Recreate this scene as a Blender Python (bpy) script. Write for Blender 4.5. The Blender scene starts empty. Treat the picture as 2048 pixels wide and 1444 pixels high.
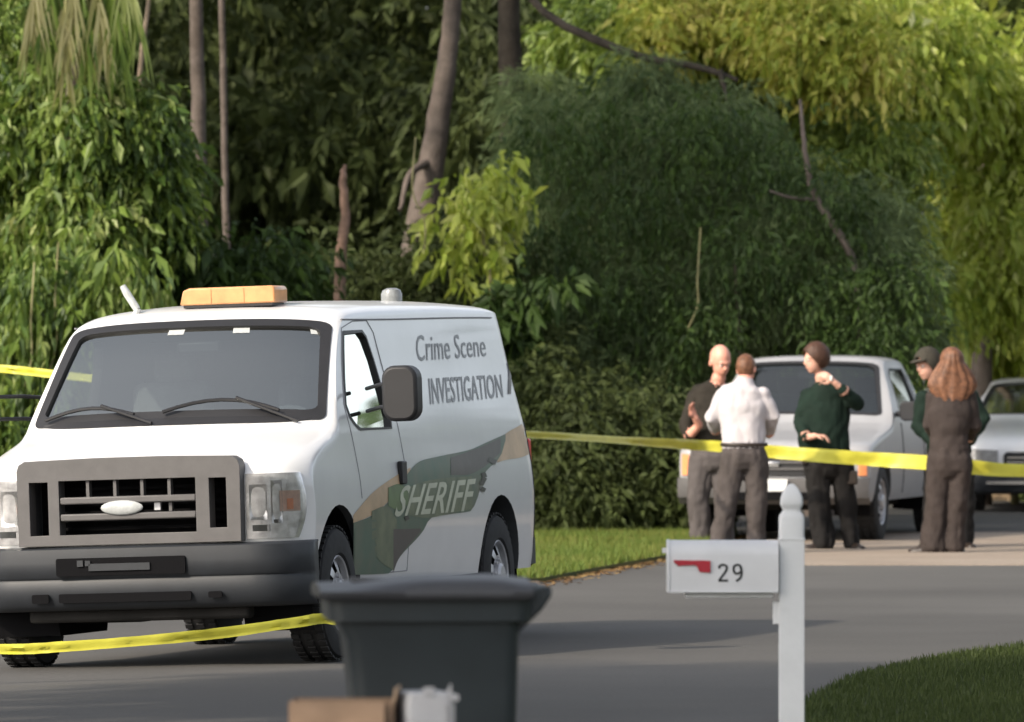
import bpy, bmesh, math, random
import numpy as np
from mathutils import Vector, Matrix, noise
from mathutils.kdtree import KDTree

# ------------------------------------------------------------------ camera, sky, sun, exposure
S = bpy.context.scene
COL = S.collection
R = math.radians
FOC = 15500.0            # focal length in pixels of the 2048 px wide picture
EYE = 1.8
HORIZON = 685.0
cam_d = bpy.data.cameras.new('camera')
cam = bpy.data.objects.new('camera', cam_d)
COL.objects.link(cam)
cam.location = (0, 0, EYE)
cam.rotation_euler = (R(90), 0, 0)
cam_d.sensor_width = 36
cam_d.lens = FOC / 2048 * 36
cam_d.shift_y = -(722 - HORIZON) / 2048
cam_d.clip_start = 0.5
cam_d.clip_end = 2000
cam_d.dof.use_dof = True
cam_d.dof.focus_distance = 42.5
cam_d.dof.aperture_fstop = 6.3
S.camera = cam

SUN_TH, SUN_EL = 50.0, 34.0       # degrees to the left of the line back to the camera; elevation
w = bpy.data.worlds.new('World'); S.world = w; w.use_nodes = True
nt = w.node_tree
bg = nt.nodes['Background']
sky = nt.nodes.new('ShaderNodeTexSky')
sky.sky_type = 'NISHITA'; sky.sun_disc = False
sky.sun_elevation = R(SUN_EL)
to_sun = Vector((-math.sin(R(SUN_TH)) * math.cos(R(SUN_EL)), -math.cos(R(SUN_TH)) * math.cos(R(SUN_EL)), math.sin(R(SUN_EL))))
sky.sun_rotation = math.atan2(to_sun.x, to_sun.y)
sky.air_density = 1.0; sky.dust_density = 3.5; sky.ozone_density = 1.0
hsv = nt.nodes.new('ShaderNodeHueSaturation'); hsv.inputs['Saturation'].default_value = .42     # hazy, milky sky
nt.links.new(sky.outputs[0], hsv.inputs['Color']); nt.links.new(hsv.outputs[0], bg.inputs[0])
bg.inputs[1].default_value = 0.15
sun_d = bpy.data.lights.new('sun', 'SUN'); sun_d.energy = 2.3; sun_d.angle = R(1.5); sun_d.color = (1, .87, .70)
sun = bpy.data.objects.new('sun', sun_d); COL.objects.link(sun)
sun.rotation_euler = (-to_sun).to_track_quat('-Z', 'Y').to_euler()
sun.location = (-30, 0, 40)
S.view_settings.view_transform = 'Standard'
S.view_settings.look = 'None'
S.view_settings.exposure = 0.92
S.view_settings.gamma = 1
S.view_settings.use_curve_mapping = False
S.render.engine = 'CYCLES'
S.cycles.max_bounces = 8
S.cycles.transparent_max_bounces = 16

# ------------------------------------------------------------------ helpers
def P(px, py, D):
    """a world point that stands at distance D and reads at this spot of the photograph"""
    return Vector(((px - 1024) / FOC * D, D, EYE - (py - HORIZON) / FOC * D))
def DG(py):
    """distance of level ground seen at this height"""
    return EYE * FOC / (py - HORIZON)
def sm(t):
    t = min(1, max(0, t)); return t * t * (3 - 2 * t)
def gz(x, y):
    k = sm((y - 34) / 6) * (1 - sm((y - 50) / 6))
    return -0.033 * min(max((-1.05 + (y - 44) * 0.27) - x, 0), 5) * k

def tag(o, label=None, cat=None, group=None, kind=None):
    if label: o['label'] = label
    if cat: o['category'] = cat
    if group: o['group'] = group
    if kind: o['kind'] = kind
    return o
def empty(name, loc=(0, 0, 0), rz=0, mat=None):
    o = bpy.data.objects.new(name, None); COL.objects.link(o)
    o.empty_display_size = .2
    if mat is not None: o.matrix_world = mat
    else:
        o.location = loc; o.rotation_euler = (0, 0, rz)
    return o
def link(name, me, mats=None, parent=None, loc=None, rot=None):
    o = bpy.data.objects.new(name, me); COL.objects.link(o)
    if mats is not None:
        if not isinstance(mats, (list, tuple)): mats = [mats]
        if not me.materials:
            for m in mats: me.materials.append(m)
    if parent: o.parent = parent
    if loc is not None: o.location = loc
    if rot is not None: o.rotation_euler = rot
    return o
def arr_mesh(name, V, F, mi=None, smooth=False):
    """mesh from numpy vertices and an (m, k) face array"""
    me = bpy.data.meshes.new(name)
    V = np.asarray(V, np.float32); F = np.asarray(F, np.int32)
    m, k = F.shape
    me.vertices.add(len(V)); me.vertices.foreach_set('co', V.ravel())
    me.loops.add(m * k); me.loops.foreach_set('vertex_index', F.ravel())
    me.polygons.add(m); me.polygons.foreach_set('loop_start', np.arange(0, m * k, k, dtype=np.int32))
    me.polygons.foreach_set('loop_total', np.full(m, k, np.int32))
    if mi is not None: me.polygons.foreach_set('material_index', np.asarray(mi, np.int32))
    me.polygons.foreach_set('use_smooth', np.full(m, smooth, bool))
    me.update(calc_edges=True)
    return me
def finish(me, angle=35):
    bm = bmesh.new(); bm.from_mesh(me)
    bmesh.ops.remove_doubles(bm, verts=bm.verts, dist=1e-5)
    bmesh.ops.recalc_face_normals(bm, faces=bm.faces)
    bm.to_mesh(me); bm.free()
    if angle:
        me.shade_smooth(); me.set_sharp_from_angle(angle=R(angle))
    return me

class MB:
    """collects shapes that become one mesh object"""
    def __init__(s): s.v = []; s.f = []; s.m = []; s.cur = 0
    def add(s, vs, fs):
        b = len(s.v); s.v += [tuple(v) for v in vs]; s.f += [tuple(i + b for i in f) for f in fs]; s.m += [s.cur] * len(fs); return s
    def box(s, c, d, rot=None):
        c = Vector(c); h = Vector(d) / 2
        vs = [Vector((x * h.x, y * h.y, z * h.z)) for x in (-1, 1) for y in (-1, 1) for z in (-1, 1)]
        if rot is not None: vs = [rot @ v for v in vs]
        return s.add([v + c for v in vs], [(0, 1, 3, 2), (4, 6, 7, 5), (0, 4, 5, 1), (2, 3, 7, 6), (0, 2, 6, 4), (1, 5, 7, 3)])
    def tube(s, pts, rad, n=10, caps=True, flat=None):
        pts = [Vector(p) for p in pts]; k = len(pts)
        if not isinstance(rad, (list, tuple)): rad = [rad] * k
        vs = []; up = None
        for i, p in enumerate(pts):
            t = (pts[min(i + 1, k - 1)] - pts[max(i - 1, 0)]).normalized()
            if up is None:
                up = Vector((0, 0, 1)) if abs(t.z) < .9 else Vector((1, 0, 0))
            a = (up - t * up.dot(t)).normalized(); b = t.cross(a); up = a
            r = rad[i]; ra, rb = (r if isinstance(r, (tuple, list)) else (r, r))
            for j in range(n):
                q = 2 * math.pi * j / n
                vs.append(p + a * math.cos(q) * ra + b * math.sin(q) * rb)
        fs = []
        for i in range(k - 1):
            for j in range(n):
                fs.append((i * n + j, i * n + (j + 1) % n, (i + 1) * n + (j + 1) % n, (i + 1) * n + j))
        if caps:
            fs.append(tuple(range(n - 1, -1, -1))); fs.append(tuple((k - 1) * n + j for j in range(n)))
        return s.add(vs, fs)
    def lathe(s, prof, n=32, axis='z', c=(0, 0, 0)):
        """prof: (radius, height) pairs"""
        vs = []
        for r, h in prof:
            for j in range(n):
                q = 2 * math.pi * j / n; x, y = r * math.cos(q), r * math.sin(q)
                v = {'z': (x, y, h), 'x': (h, x, y), 'y': (x, h, y)}[axis]
                vs.append((v[0] + c[0], v[1] + c[1], v[2] + c[2]))
        fs = [(i * n + j, i * n + (j + 1) % n, (i + 1) * n + (j + 1) % n, (i + 1) * n + j) for i in range(len(prof) - 1) for j in range(n)]
        return s.add(vs, fs)
    def prism(s, poly, d0, d1, axis='y'):
        """poly in the two other axes, from d0 to d1 along axis"""
        def mk(p, d): return {'y': (p[0], d, p[1]), 'x': (d, p[0], p[1]), 'z': (p[0], p[1], d)}[axis]
        n = len(poly)
        vs = [mk(p, d0) for p in poly] + [mk(p, d1) for p in poly]
        fs = [tuple(range(n)), tuple(range(2 * n - 1, n - 1, -1))] + [(i, (i + 1) % n, n + (i + 1) % n, n + i) for i in range(n)]
        return s.add(vs, fs)
    def ball(s, c, r, n=12, m=8, rot=None):
        rr = r if isinstance(r, (tuple, list)) else (r, r, r)
        vs = []
        for i in range(m + 1):
            t = math.pi * i / m
            for j in range(n):
                q = 2 * math.pi * j / n
                v = Vector((rr[0] * math.sin(t) * math.cos(q), rr[1] * math.sin(t) * math.sin(q), rr[2] * math.cos(t)))
                if rot is not None: v = rot @ v
                vs.append(v + Vector(c))
        fs = [(i * n + j, (i + 1) * n + j, (i + 1) * n + (j + 1) % n, i * n + (j + 1) % n) for i in range(m) for j in range(n)]
        return s.add(vs, fs)
    def mesh(s, name, angle=35):
        me = bpy.data.meshes.new(name); me.from_pydata([tuple(v) for v in s.v], [], s.f)
        me.polygons.foreach_set('material_index', s.m)
        return finish(me, angle)
    def build(s, name, mats, parent=None, angle=35, bevel=0, loc=None, rot=None):
        o = link(name, s.mesh(name, angle), mats, parent, loc, rot)
        if bevel:
            b = o.modifiers.new('b', 'BEVEL'); b.width = bevel; b.segments = 2; b.limit_method = 'ANGLE'; b.angle_limit = R(40)
            b.harden_normals = False
        return o
def rrect(x0, z0, x1, z1, r, n=5):
    pts = []
    for cx, cz, a0 in ((x1 - r, z1 - r, 0), (x0 + r, z1 - r, 90), (x0 + r, z0 + r, 180), (x1 - r, z0 + r, 270)):
        for i in range(n + 1):
            a = R(a0 + 90 * i / n); pts.append((cx + r * math.cos(a), cz + r * math.sin(a)))
    return pts
def smooth_path(pts, n=6):
    """Catmull-Rom through points"""
    p = [Vector(q) for q in pts]; p = [p[0] * 2 - p[1]] + p + [p[-1] * 2 - p[-2]]
    out = []
    for i in range(1, len(p) - 2):
        for k in range(n):
            t = k / n
            out.append(.5 * ((2 * p[i]) + (p[i + 1] - p[i - 1]) * t + (2 * p[i - 1] - 5 * p[i] + 4 * p[i + 1] - p[i + 2]) * t * t + (3 * p[i] - p[i - 1] - 3 * p[i + 1] + p[i + 2]) * t ** 3))
    out.append(p[-2]); return out
def pchip(xs, ys):
    xs = list(map(float, xs)); ys = list(map(float, ys)); n = len(xs)
    h = [xs[i + 1] - xs[i] for i in range(n - 1)]; d = [(ys[i + 1] - ys[i]) / h[i] for i in range(n - 1)]
    m = [0.0] * n; m[0] = d[0]; m[-1] = d[-1]
    for i in range(1, n - 1):
        m[i] = 0 if d[i - 1] * d[i] <= 0 else 2 * d[i - 1] * d[i] / (d[i - 1] + d[i])
    def f(x):
        if x <= xs[0]: return ys[0]
        if x >= xs[-1]: return ys[-1]
        i = 0
        while x > xs[i + 1]: i += 1
        t = (x - xs[i]) / h[i]
        return ((2 * t ** 3 - 3 * t * t + 1) * ys[i] + (t ** 3 - 2 * t * t + t) * h[i] * m[i] + (-2 * t ** 3 + 3 * t * t) * ys[i + 1] + (t ** 3 - t * t) * h[i] * m[i + 1])
    return f

# ------------------------------------------------------------------ materials
def mat(name, col, rough=.6, spec=.5, metal=0, coat=0, var=.0, vscale=4, bump=0, bscale=60, col2=None, trans=0, sheen=0):
    m = bpy.data.materials.new(name); m.use_nodes = True
    t = m.node_tree; b = t.nodes['Principled BSDF']
    b.inputs['Base Color'].default_value = (*col, 1); b.inputs['Roughness'].default_value = rough
    b.inputs['Specular IOR Level'].default_value = spec; b.inputs['Metallic'].default_value = metal
    b.inputs['Coat Weight'].default_value = coat; b.inputs['Coat Roughness'].default_value = .06
    if sheen: b.inputs['Sheen Weight'].default_value = sheen
    tc = t.nodes.new('ShaderNodeTexCoord')
    if var or col2:
        n = t.nodes.new('ShaderNodeTexNoise'); n.inputs['Scale'].default_value = vscale; n.inputs['Detail'].default_value = 6; n.inputs['Roughness'].default_value = .6
        t.links.new(tc.outputs['Object'], n.inputs['Vector'])
        r = t.nodes.new('ShaderNodeValToRGB')
        c2 = col2 or tuple(max(0, c * (1 - var)) for c in col)
        r.color_ramp.elements[0].position = .32; r.color_ramp.elements[1].position = .68
        r.color_ramp.elements[0].color = (*c2, 1); r.color_ramp.elements[1].color = (*(tuple(min(1, c * (1 + var * .5)) for c in col)), 1)
        t.links.new(n.outputs[0], r.inputs[0]); t.links.new(r.outputs[0], b.inputs['Base Color'])
    if bump:
        n2 = t.nodes.new('ShaderNodeTexNoise'); n2.inputs['Scale'].default_value = bscale; n2.inputs['Detail'].default_value = 4
        t.links.new(tc.outputs['Object'], n2.inputs['Vector'])
        bp = t.nodes.new('ShaderNodeBump'); bp.inputs['Strength'].default_value = bump; bp.inputs['Distance'].default_value = .01
        t.links.new(n2.outputs[0], bp.inputs['Height']); t.links.new(bp.outputs[0], b.inputs['Normal'])
    return m
def leaf_mat(name, cols, rough=.55, transl=.35, spec=.3, patch=1.2):
    """leaves: colour differs from leaf to leaf and in broad patches"""
    m = bpy.data.materials.new(name); m.use_nodes = True
    t = m.node_tree; b = t.nodes['Principled BSDF']; out = t.nodes['Material Output']
    g = t.nodes.new('ShaderNodeNewGeometry'); tc = t.nodes.new('ShaderNodeTexCoord')
    n = t.nodes.new('ShaderNodeTexNoise'); n.inputs['Scale'].default_value = patch; n.inputs['Detail'].default_value = 3
    t.links.new(tc.outputs['Object'], n.inputs['Vector'])
    a = t.nodes.new('ShaderNodeMath'); a.operation = 'MULTIPLY_ADD'; a.inputs[1].default_value = .55
    a2 = t.nodes.new('ShaderNodeMath'); a2.operation = 'MULTIPLY_ADD'; a2.inputs[1].default_value = 1.3; a2.inputs[2].default_value = -.42
    t.links.new(n.outputs[0], a2.inputs[0]); t.links.new(g.outputs['Random Per Island'], a.inputs[0]); t.links.new(a2.outputs[0], a.inputs[2])
    r = t.nodes.new('ShaderNodeValToRGB'); e = r.color_ramp.elements
    while len(e) < len(cols): e.new(.5)
    for i, c in enumerate(cols):
        e[i].position = i / (len(cols) - 1); e[i].color = (*c, 1)
    t.links.new(a.outputs[0], r.inputs[0]); t.links.new(r.outputs[0], b.inputs['Base Color'])
    b.inputs['Roughness'].default_value = rough; b.inputs['Specular IOR Level'].default_value = spec
    tr = t.nodes.new('ShaderNodeBsdfTranslucent'); mx = t.nodes.new('ShaderNodeMixShader'); mx.inputs[0].default_value = transl
    hs = t.nodes.new('ShaderNodeHueSaturation'); hs.inputs['Value'].default_value = 1.3; hs.inputs['Hue'].default_value = .485
    t.links.new(r.outputs[0], hs.inputs['Color']); t.links.new(hs.outputs[0], tr.inputs[0])
    t.links.new(b.outputs[0], mx.inputs[1]); t.links.new(tr.outputs[0], mx.inputs[2]); t.links.new(mx.outputs[0], out.inputs[0])
    return m
def glass_mat(name, tint=(.55, .6, .6), refl=.28, rough=.02):
    m = bpy.data.materials.new(name); m.use_nodes = True
    t = m.node_tree; out = t.nodes['Material Output']; t.nodes.remove(t.nodes['Principled BSDF'])
    tr = t.nodes.new('ShaderNodeBsdfTransparent'); tr.inputs[0].default_value = (*tint, 1)
    gl = t.nodes.new('ShaderNodeBsdfGlossy'); gl.inputs['Roughness'].default_value = rough; gl.inputs[0].default_value = (.95, .96, .90, 1)
    lw = t.nodes.new('ShaderNodeFresnel'); lw.inputs[0].default_value = 1.5
    ad = t.nodes.new('ShaderNodeMath'); ad.operation = 'ADD'; ad.inputs[1].default_value = refl; ad.use_clamp = True
    mx = t.nodes.new('ShaderNodeMixShader')
    t.links.new(lw.outputs[0], ad.inputs[0]); t.links.new(ad.outputs[0], mx.inputs[0])
    t.links.new(tr.outputs[0], mx.inputs[1]); t.links.new(gl.outputs[0], mx.inputs[2]); t.links.new(mx.outputs[0], out.inputs[0])
    return m
M = {}
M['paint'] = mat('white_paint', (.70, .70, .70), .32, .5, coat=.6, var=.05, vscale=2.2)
M['paint_shaded'] = mat('shaded_white_paint', (.33, .33, .34), .4, .5, coat=.3, var=.08, vscale=3)  # the pickup's white, with the shade on its front put into the colour
M['paint_blue'] = mat('silver_white_paint', (.82, .83, .86), .3, .5, coat=.6, var=.04)
M['plastic'] = mat('grey_plastic', (.10, .096, .096), .5, .4, var=.12, vscale=9, bump=.05, bscale=300)
M['plastic2'] = mat('dark_grey_plastic', (.022, .025, .030), .5, .4, var=.15, vscale=7, bump=.05, bscale=300)
M['black'] = mat('black_plastic', (.018, .018, .02), .5, .4, var=.2)
M['hole'] = mat('black_void', (.006, .006, .007), .9, .1)
M['rubber'] = mat('rubber', (.022, .022, .023), .75, .3, var=.3, vscale=20)
M['steel'] = mat('wheel_steel', (.5, .5, .52), .4, .5, metal=.5, var=.12, vscale=14)
M['chrome'] = mat('chrome', (.75, .75, .77), .16, .5, metal=1)
M['lamp'] = mat('lamp_reflector', (.72, .72, .74), .2, .6, metal=.65, var=.4, vscale=12, bump=.12, bscale=16)
M['pale_amber'] = mat('pale_amber_lens', (.72, .48, .38), .3, .5, var=.2, vscale=30)
M['amber'] = mat('amber_lens', (.85, .30, .12), .3, .5, var=.15, vscale=30)
M['red'] = mat('red_lens', (.6, .03, .02), .3, .5)
M['orange'] = mat('amber_lightbar', (.62, .30, .12), .35, .5, coat=.3, var=.2, vscale=9)
M['frost'] = mat('frosted_dome', (.42, .44, .44), .3, .5, var=.2, vscale=25)
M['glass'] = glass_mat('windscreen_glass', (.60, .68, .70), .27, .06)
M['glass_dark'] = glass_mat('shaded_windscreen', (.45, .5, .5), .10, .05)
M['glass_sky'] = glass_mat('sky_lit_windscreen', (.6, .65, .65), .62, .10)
M['glass_side'] = glass_mat('side_glass', (.62, .64, .58), .10, .03)
M['dome'] = mat('smoked_dome', (.20, .21, .21), .25, .5, var=.3, vscale=25)
M['lens'] = glass_mat('lamp_lens', (.93, .93, .93), .06, .05)
M['seat'] = mat('seat_fabric', (.16, .17, .18), .9, .1, var=.2)
M['dash'] = mat('dashboard', (.07, .075, .08), .7, .3)
M['under'] = mat('chassis', (.02, .019, .018), .8, .2, var=.4)
M['skin'] = mat('skin', (.62, .34, .25), .5, .4, var=.12, vscale=14)
M['skin_red'] = mat('ruddy_skin', (.70, .33, .24), .45, .4, var=.14, vscale=12)
M['tape'] = mat('barrier_tape', (.52, .49, .05), .45, .4, var=.12, vscale=5)
# ------------------------------------------------------------------ vehicle bodies
def boolean(o, cutters, op='DIFFERENCE'):
    for c in cutters:
        b = o.modifiers.new('x', 'BOOLEAN'); b.operation = op; b.solver = 'EXACT'; b.object = c
    dg = bpy.context.evaluated_depsgraph_get(); dg.update()
    me = bpy.data.meshes.new_from_object(o.evaluated_get(dg), depsgraph=dg)
    o.modifiers.clear(); old = o.data; name = old.name; o.data = me; bpy.data.meshes.remove(old); me.name = name
    for c in cutters:
        m = c.data; bpy.data.objects.remove(c); bpy.data.meshes.remove(m)
class Body:
    """a vehicle body as one smooth surface: stations along Y (front to back), X to the driver's side, Z up"""
    def __init__(s, y0, y1, T, E, Wd, plan, zb=.36, bow=(0.05, .25), wbow=(.15, 0, .6), nexp=2.6, zlow=None):
        s.y0, s.y1 = y0, y1
        s.T = pchip(*zip(*T)); s.E = pchip(*zip(*E)); s.W = pchip(*zip(*Wd)); s.plan = pchip(*zip(*plan))
        s.zb = zb; s.b = bow; s.wb = wbow; s.n = nexp; s.zlow = zlow
    def ymap(s, X, Y):
        a = abs(X)
        f = 1 - min(1, max(0, (Y - s.y0) / 1.05))
        k = (s.b[0] * a * a + s.b[1] * max(0, (a - .72) / .28) ** 2.5) * f
        u0, u1 = s.wb[1], s.wb[2]
        g = sm((Y - u0 + .45) / .45) * (1 - sm((Y - u1) / .6))
        return Y + k + s.wb[0] * (a / .9) ** 2 * g
    def width(s, Y, z):
        q = s.plan(Y); end = 1 - .06 * sm((Y - (s.y1 - .14)) / .14)
        return s.W(z) * (1 - (1 - q) * sm((z - .9) / 1.0)) * end
    def side(s, Y, z, off=0, sg=1):
        X = s.width(Y, z); return Vector((sg * (X + off), s.ymap(X, Y), z))
    def top(s, X, Y, off=0):
        e = s.E(Y); t = s.T(Y); Xe = s.width(Y, e); a = min(.9999, abs(X) / Xe)
        z = e + (t - e) * (1 - a ** s.n) ** (1 / s.n)
        p = Vector((X, s.ymap(X, Y), z))
        if off:
            d = .02; q = s.top(X, Y + d); r = s.top(X + (d if X < 0 else -d), Y) - p
            n = (q - p).cross(r); n = n if n.z > 0 else -n
            p += n.normalized() * off
        return p
    def front(s, X, z, off=0):
        return Vector((X, s.ymap(X, s.y0) - off, z))
    def mesh_builder(s, ns=16, ntp=15, shrink=0, ya=None, yb=None, dy=.07, zb=None):
        ya = s.y0 if ya is None else ya; yb = s.y1 if yb is None else yb; zb = s.zb if zb is None else zb
        k = max(2, int((yb - ya) / dy)); st = [ya + (yb - ya) * i / k for i in range(k + 1)]
        if not shrink: st[1:1] = [ya + .015, ya + .035]
        if not shrink: st[-1:-1] = [yb - .03, yb - .012]
        st = sorted(st)
        b = MB(); K = 2 * ntp - 1; ring = 2 * ns + K - 2 + (K - 2)
        secs = []
        for Y in st:
            e = s.E(Y) - shrink; sec = []
            z0 = zb
            for i in range(ns):
                z = z0 + (e - z0) * i / (ns - 1); X = s.width(Y, z) - shrink; sec.append((X, s.ymap(X, Y), z))
            Xe = sec[-1][0]; T = s.T(Y) - shrink; 
            tops = []
            for j in range(1, 2 * ntp - 2):
                c = math.cos(math.pi * j / (2 * ntp - 2)); sn = math.sin(math.pi * j / (2 * ntp - 2))
                X = Xe * math.copysign(abs(c) ** (2 / s.n), c); z = e + (T - e) * abs(sn) ** (2 / s.n)
                tops.append((X, s.ymap(X, Y), z))
            left = [(-x, y, z) for x, y, z in reversed(sec)]
            fr = [t[0] / Xe for t in tops]
            bot = []
            X0 = sec[0][0]
            for f in reversed(fr): bot.append((X0 * f, s.ymap(X0 * f, Y), z0))
            secs.append(sec + tops + left + bot)
        N = len(secs[0]); vs = [v for q in secs for v in q]; fs = []
        for i in range(len(secs) - 1):
            for j in range(N):
                fs.append((i * N + j, i * N + (j + 1) % N, (i + 1) * N + (j + 1) % N, (i + 1) * N + j))
        b.add(vs, fs)
        # end caps as grids
        for base, ok in ((0, 0), (len(secs) - 1, 1)):
            q = secs[base]; Xe = q[ns - 1][0]; tops = q[ns:ns + K - 2]; fr = [1] + [t[0] / Xe for t in tops] + [-1]
            rows = []
            for i in range(ns):
                X, _, z = q[i]
                Y = st[base]
                rows.append([(X * f, s.ymap(X * f, Y), z) for f in fr])
            rows.append([q[ns - 1]] + tops + [q[ns + K - 2]])
            L = len(fr); vs2 = [v for r in rows for v in r]; fs2 = []
            for i in range(len(rows) - 1):
                for j in range(L - 1): fs2.append((i * L + j, i * L + j + 1, (i + 1) * L + j + 1, (i + 1) * L + j))
            b.add(vs2, fs2)
        return b
    def patch(s, fn, us, vs, thick=0, tfn=None):
        """a curved sheet fn(u, v, offset); thick > 0 makes it a solid"""
        b = MB(); nu, nv = len(us), len(vs)
        a = [fn(u, v, thick) for u in us for v in vs]
        fs = [(i * nv + j, (i + 1) * nv + j, (i + 1) * nv + j + 1, i * nv + j + 1) for i in range(nu - 1) for j in range(nv - 1)]
        b.add(a, fs)
        if tfn is not None:
            c = [fn(u, v, tfn) for u in us for v in vs]; b.add(c, [f[::-1] for f in fs])
            n = nu * nv
            edge = [(i * nv, (i + 1) * nv) for i in range(nu - 1)] + [((i + 1) * nv + nv - 1, i * nv + nv - 1) for i in range(nu - 1)]
            edge += [(j + 1, j) for j in range(nv - 1)] + [((nu - 1) * nv + j, (nu - 1) * nv + j + 1) for j in range(nv - 1)]
            for p, q in edge: b.f.append((p, q, q + n, p + n)); b.m.append(b.cur)
        return b
def lin(a, b, n): return [a + (b - a) * i / (n - 1) for i in range(n)]

def wheel(parent, loc, side, r=.375, wdt=.23, rim_r=.215, holes=8, name='wheel', first=None):
    """side = +1: the outer face looks to +X"""
    if first is None:
        t = MB()
        h = wdt / 2
        prof = [(rim_r * .98, h * .86), (rim_r * 1.06, h), (r * .82, h * 1.03), (r * .95, h * .9), (r, h * .66), (r, -h * .66), (r * .95, -h * .9), (r * .82, -h), (rim_r, -h), (rim_r * .9, 0), (rim_r * .98, h * .86)]
        t.lathe(prof, 40, 'x')
        for i in range(44):                      # tread blocks
            q = 2 * math.pi * i / 44
            for xx in (-.45, 0, .45):
                t.box((xx * wdt * .72, (r + .003) * math.cos(q), (r + .003) * math.sin(q)), (wdt * .2, r * .09, .012), Matrix.Rotation(q - math.pi / 2, 3, 'X'))
        tyre = t.build('tyre', M['rubber'])
        rm = MB()
        h2 = h * .8
        rm.lathe([(rim_r, h * .88), (rim_r * .97, h * .93), (rim_r * .93, h * .88), (rim_r * .9, h * .6)], 48, 'x')
        rings = [(rim_r * .9, h * .6), (rim_r * .86, h * .66), (rim_r * .56, h * .86), (rim_r * .5, h * .84), (rim_r * .34, h * .7)]
        n = 48; vs = []
        for rr, hh in rings:
            for j in range(n): q = 2 * math.pi * j / n; vs.append((hh, rr * math.cos(q), rr * math.sin(q)))
        fs = []
        per = n // holes
        for i in range(len(rings) - 1):
            for j in range(n):
                if i == 1 and (j % per) < per // 2: continue
                fs.append((i * n + j, i * n + (j + 1) % n, (i + 1) * n + (j + 1) % n, (i + 1) * n + j))
        rm.add(vs, fs)
        rm.lathe([(rim_r * .34, h * .7), (rim_r * .33, h * 1.0), (rim_r * .26, h * 1.12), (.0001, h * 1.14)], 24, 'x')
        for j in range(8):
            q = 2 * math.pi * j / 8; rm.lathe([(.011, h * .8), (.011, h * .96), (.0001, h * .97)], 8, 'x', (0, rim_r * .43 * math.cos(q), rim_r * .43 * math.sin(q)))
        rim = rm.build('rim', M['steel'], tyre, angle=30)
        bk = MB(); bk.lathe([(.0001, h * .3), (rim_r * .95, h * .3)], 32, 'x'); bk.build('brake_drum', M['hole'], tyre)
        w0 = tyre; w0.name = name; w0.data.name = 'tyre'
    else:
        w0 = first.copy(); COL.objects.link(w0)
        for ch in first.children:
            c = ch.copy(); COL.objects.link(c); c.parent = w0
    w0.parent = parent; w0.location = loc
    w0.rotation_euler = (random.uniform(0, 6), 0, 0 if side > 0 else math.pi)
    return w0

# ------------------------------------------------------------------ the white van
VA = R(15.1); ROLL = R(1.9)
VM = Matrix.Translation((-1.914, 44.25, -.027)) @ Matrix.Rotation(-VA, 4, 'Z') @ Matrix.Rotation(-ROLL, 4, 'Y')
def vpx(p):
    q = VM @ Vector(p); return 1024 + q.x / q.y * FOC, HORIZON + (EYE - q.z) / q.y * FOC
van_b = Body(-.74, 4.42,
    T=[(-.74, 1.05), (-.72, 1.10), (-.68, 1.15), (-.6, 1.185), (-.3, 1.27), (-.06, 1.335), (.02, 1.37), (.1, 1.45), (.3, 1.65), (.5, 1.85), (.62, 1.95), (.75, 2.0), (1.0, 2.04), (1.6, 2.065), (3.2, 2.075), (4.1, 2.06), (4.38, 2.02), (4.42, 1.99)],
    E=[(-.74, .98), (-.72, 1.02), (-.68, 1.07), (-.6, 1.11), (-.3, 1.20), (-.06, 1.275), (.02, 1.31), (.1, 1.39), (.3, 1.59), (.5, 1.785), (.62, 1.87), (.75, 1.915), (1.0, 1.94), (1.6, 1.955), (3.2, 1.975), (4.1, 1.975), (4.42, 1.965)],
    Wd=[(.3, .93), (.42, .965), (.6, .985), (.85, .998), (1.0, .99), (1.13, .972), (1.3, .945), (1.5, .90), (1.7, .855), (1.9, .815), (2.0, .79)],
    plan=[(-.74, 1), (1.5, 1), (4.42, .99)], zb=.40, bow=(.05, .22), wbow=(.13, 0, .55))
van = empty('white_van', mat=VM)
tag(van, 'white panel van with dark grille, amber light bar and green and tan side stripe', 'van')
bb = van_b.mesh_builder(ns=18, ntp=15)
vbody = bb.build('body', [M['paint'], M['dash']], van, angle=None)
def cut_obj(b, name='cutter'):
    o = b.build(name, [M['dash']], van, angle=None); return o
def topf(u, v, off): return van_b.top(u, v, off)
# windscreen outline: (half width share, station)
def wind(inset=0):
    def fn(u, v, off):   # u -1..1, v 0..1
        Y = .035 + inset + (.585 - 2 * inset) * v
        hw = (.875 - .10 * v) - inset
        # rounded corners
        c = max(abs(v - .5) * 2 - .86, 0) / .14
        hw -= .07 * (1 - math.sqrt(max(0, 1 - c * c)))
        return van_b.top(u * hw, Y, off)
    return fn
us = lin(-1, 1, 25); vv = [0, .01, .03, .06, .1, .2, .35, .5, .65, .8, .9, .94, .97, .99, 1]
cutters = []
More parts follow.
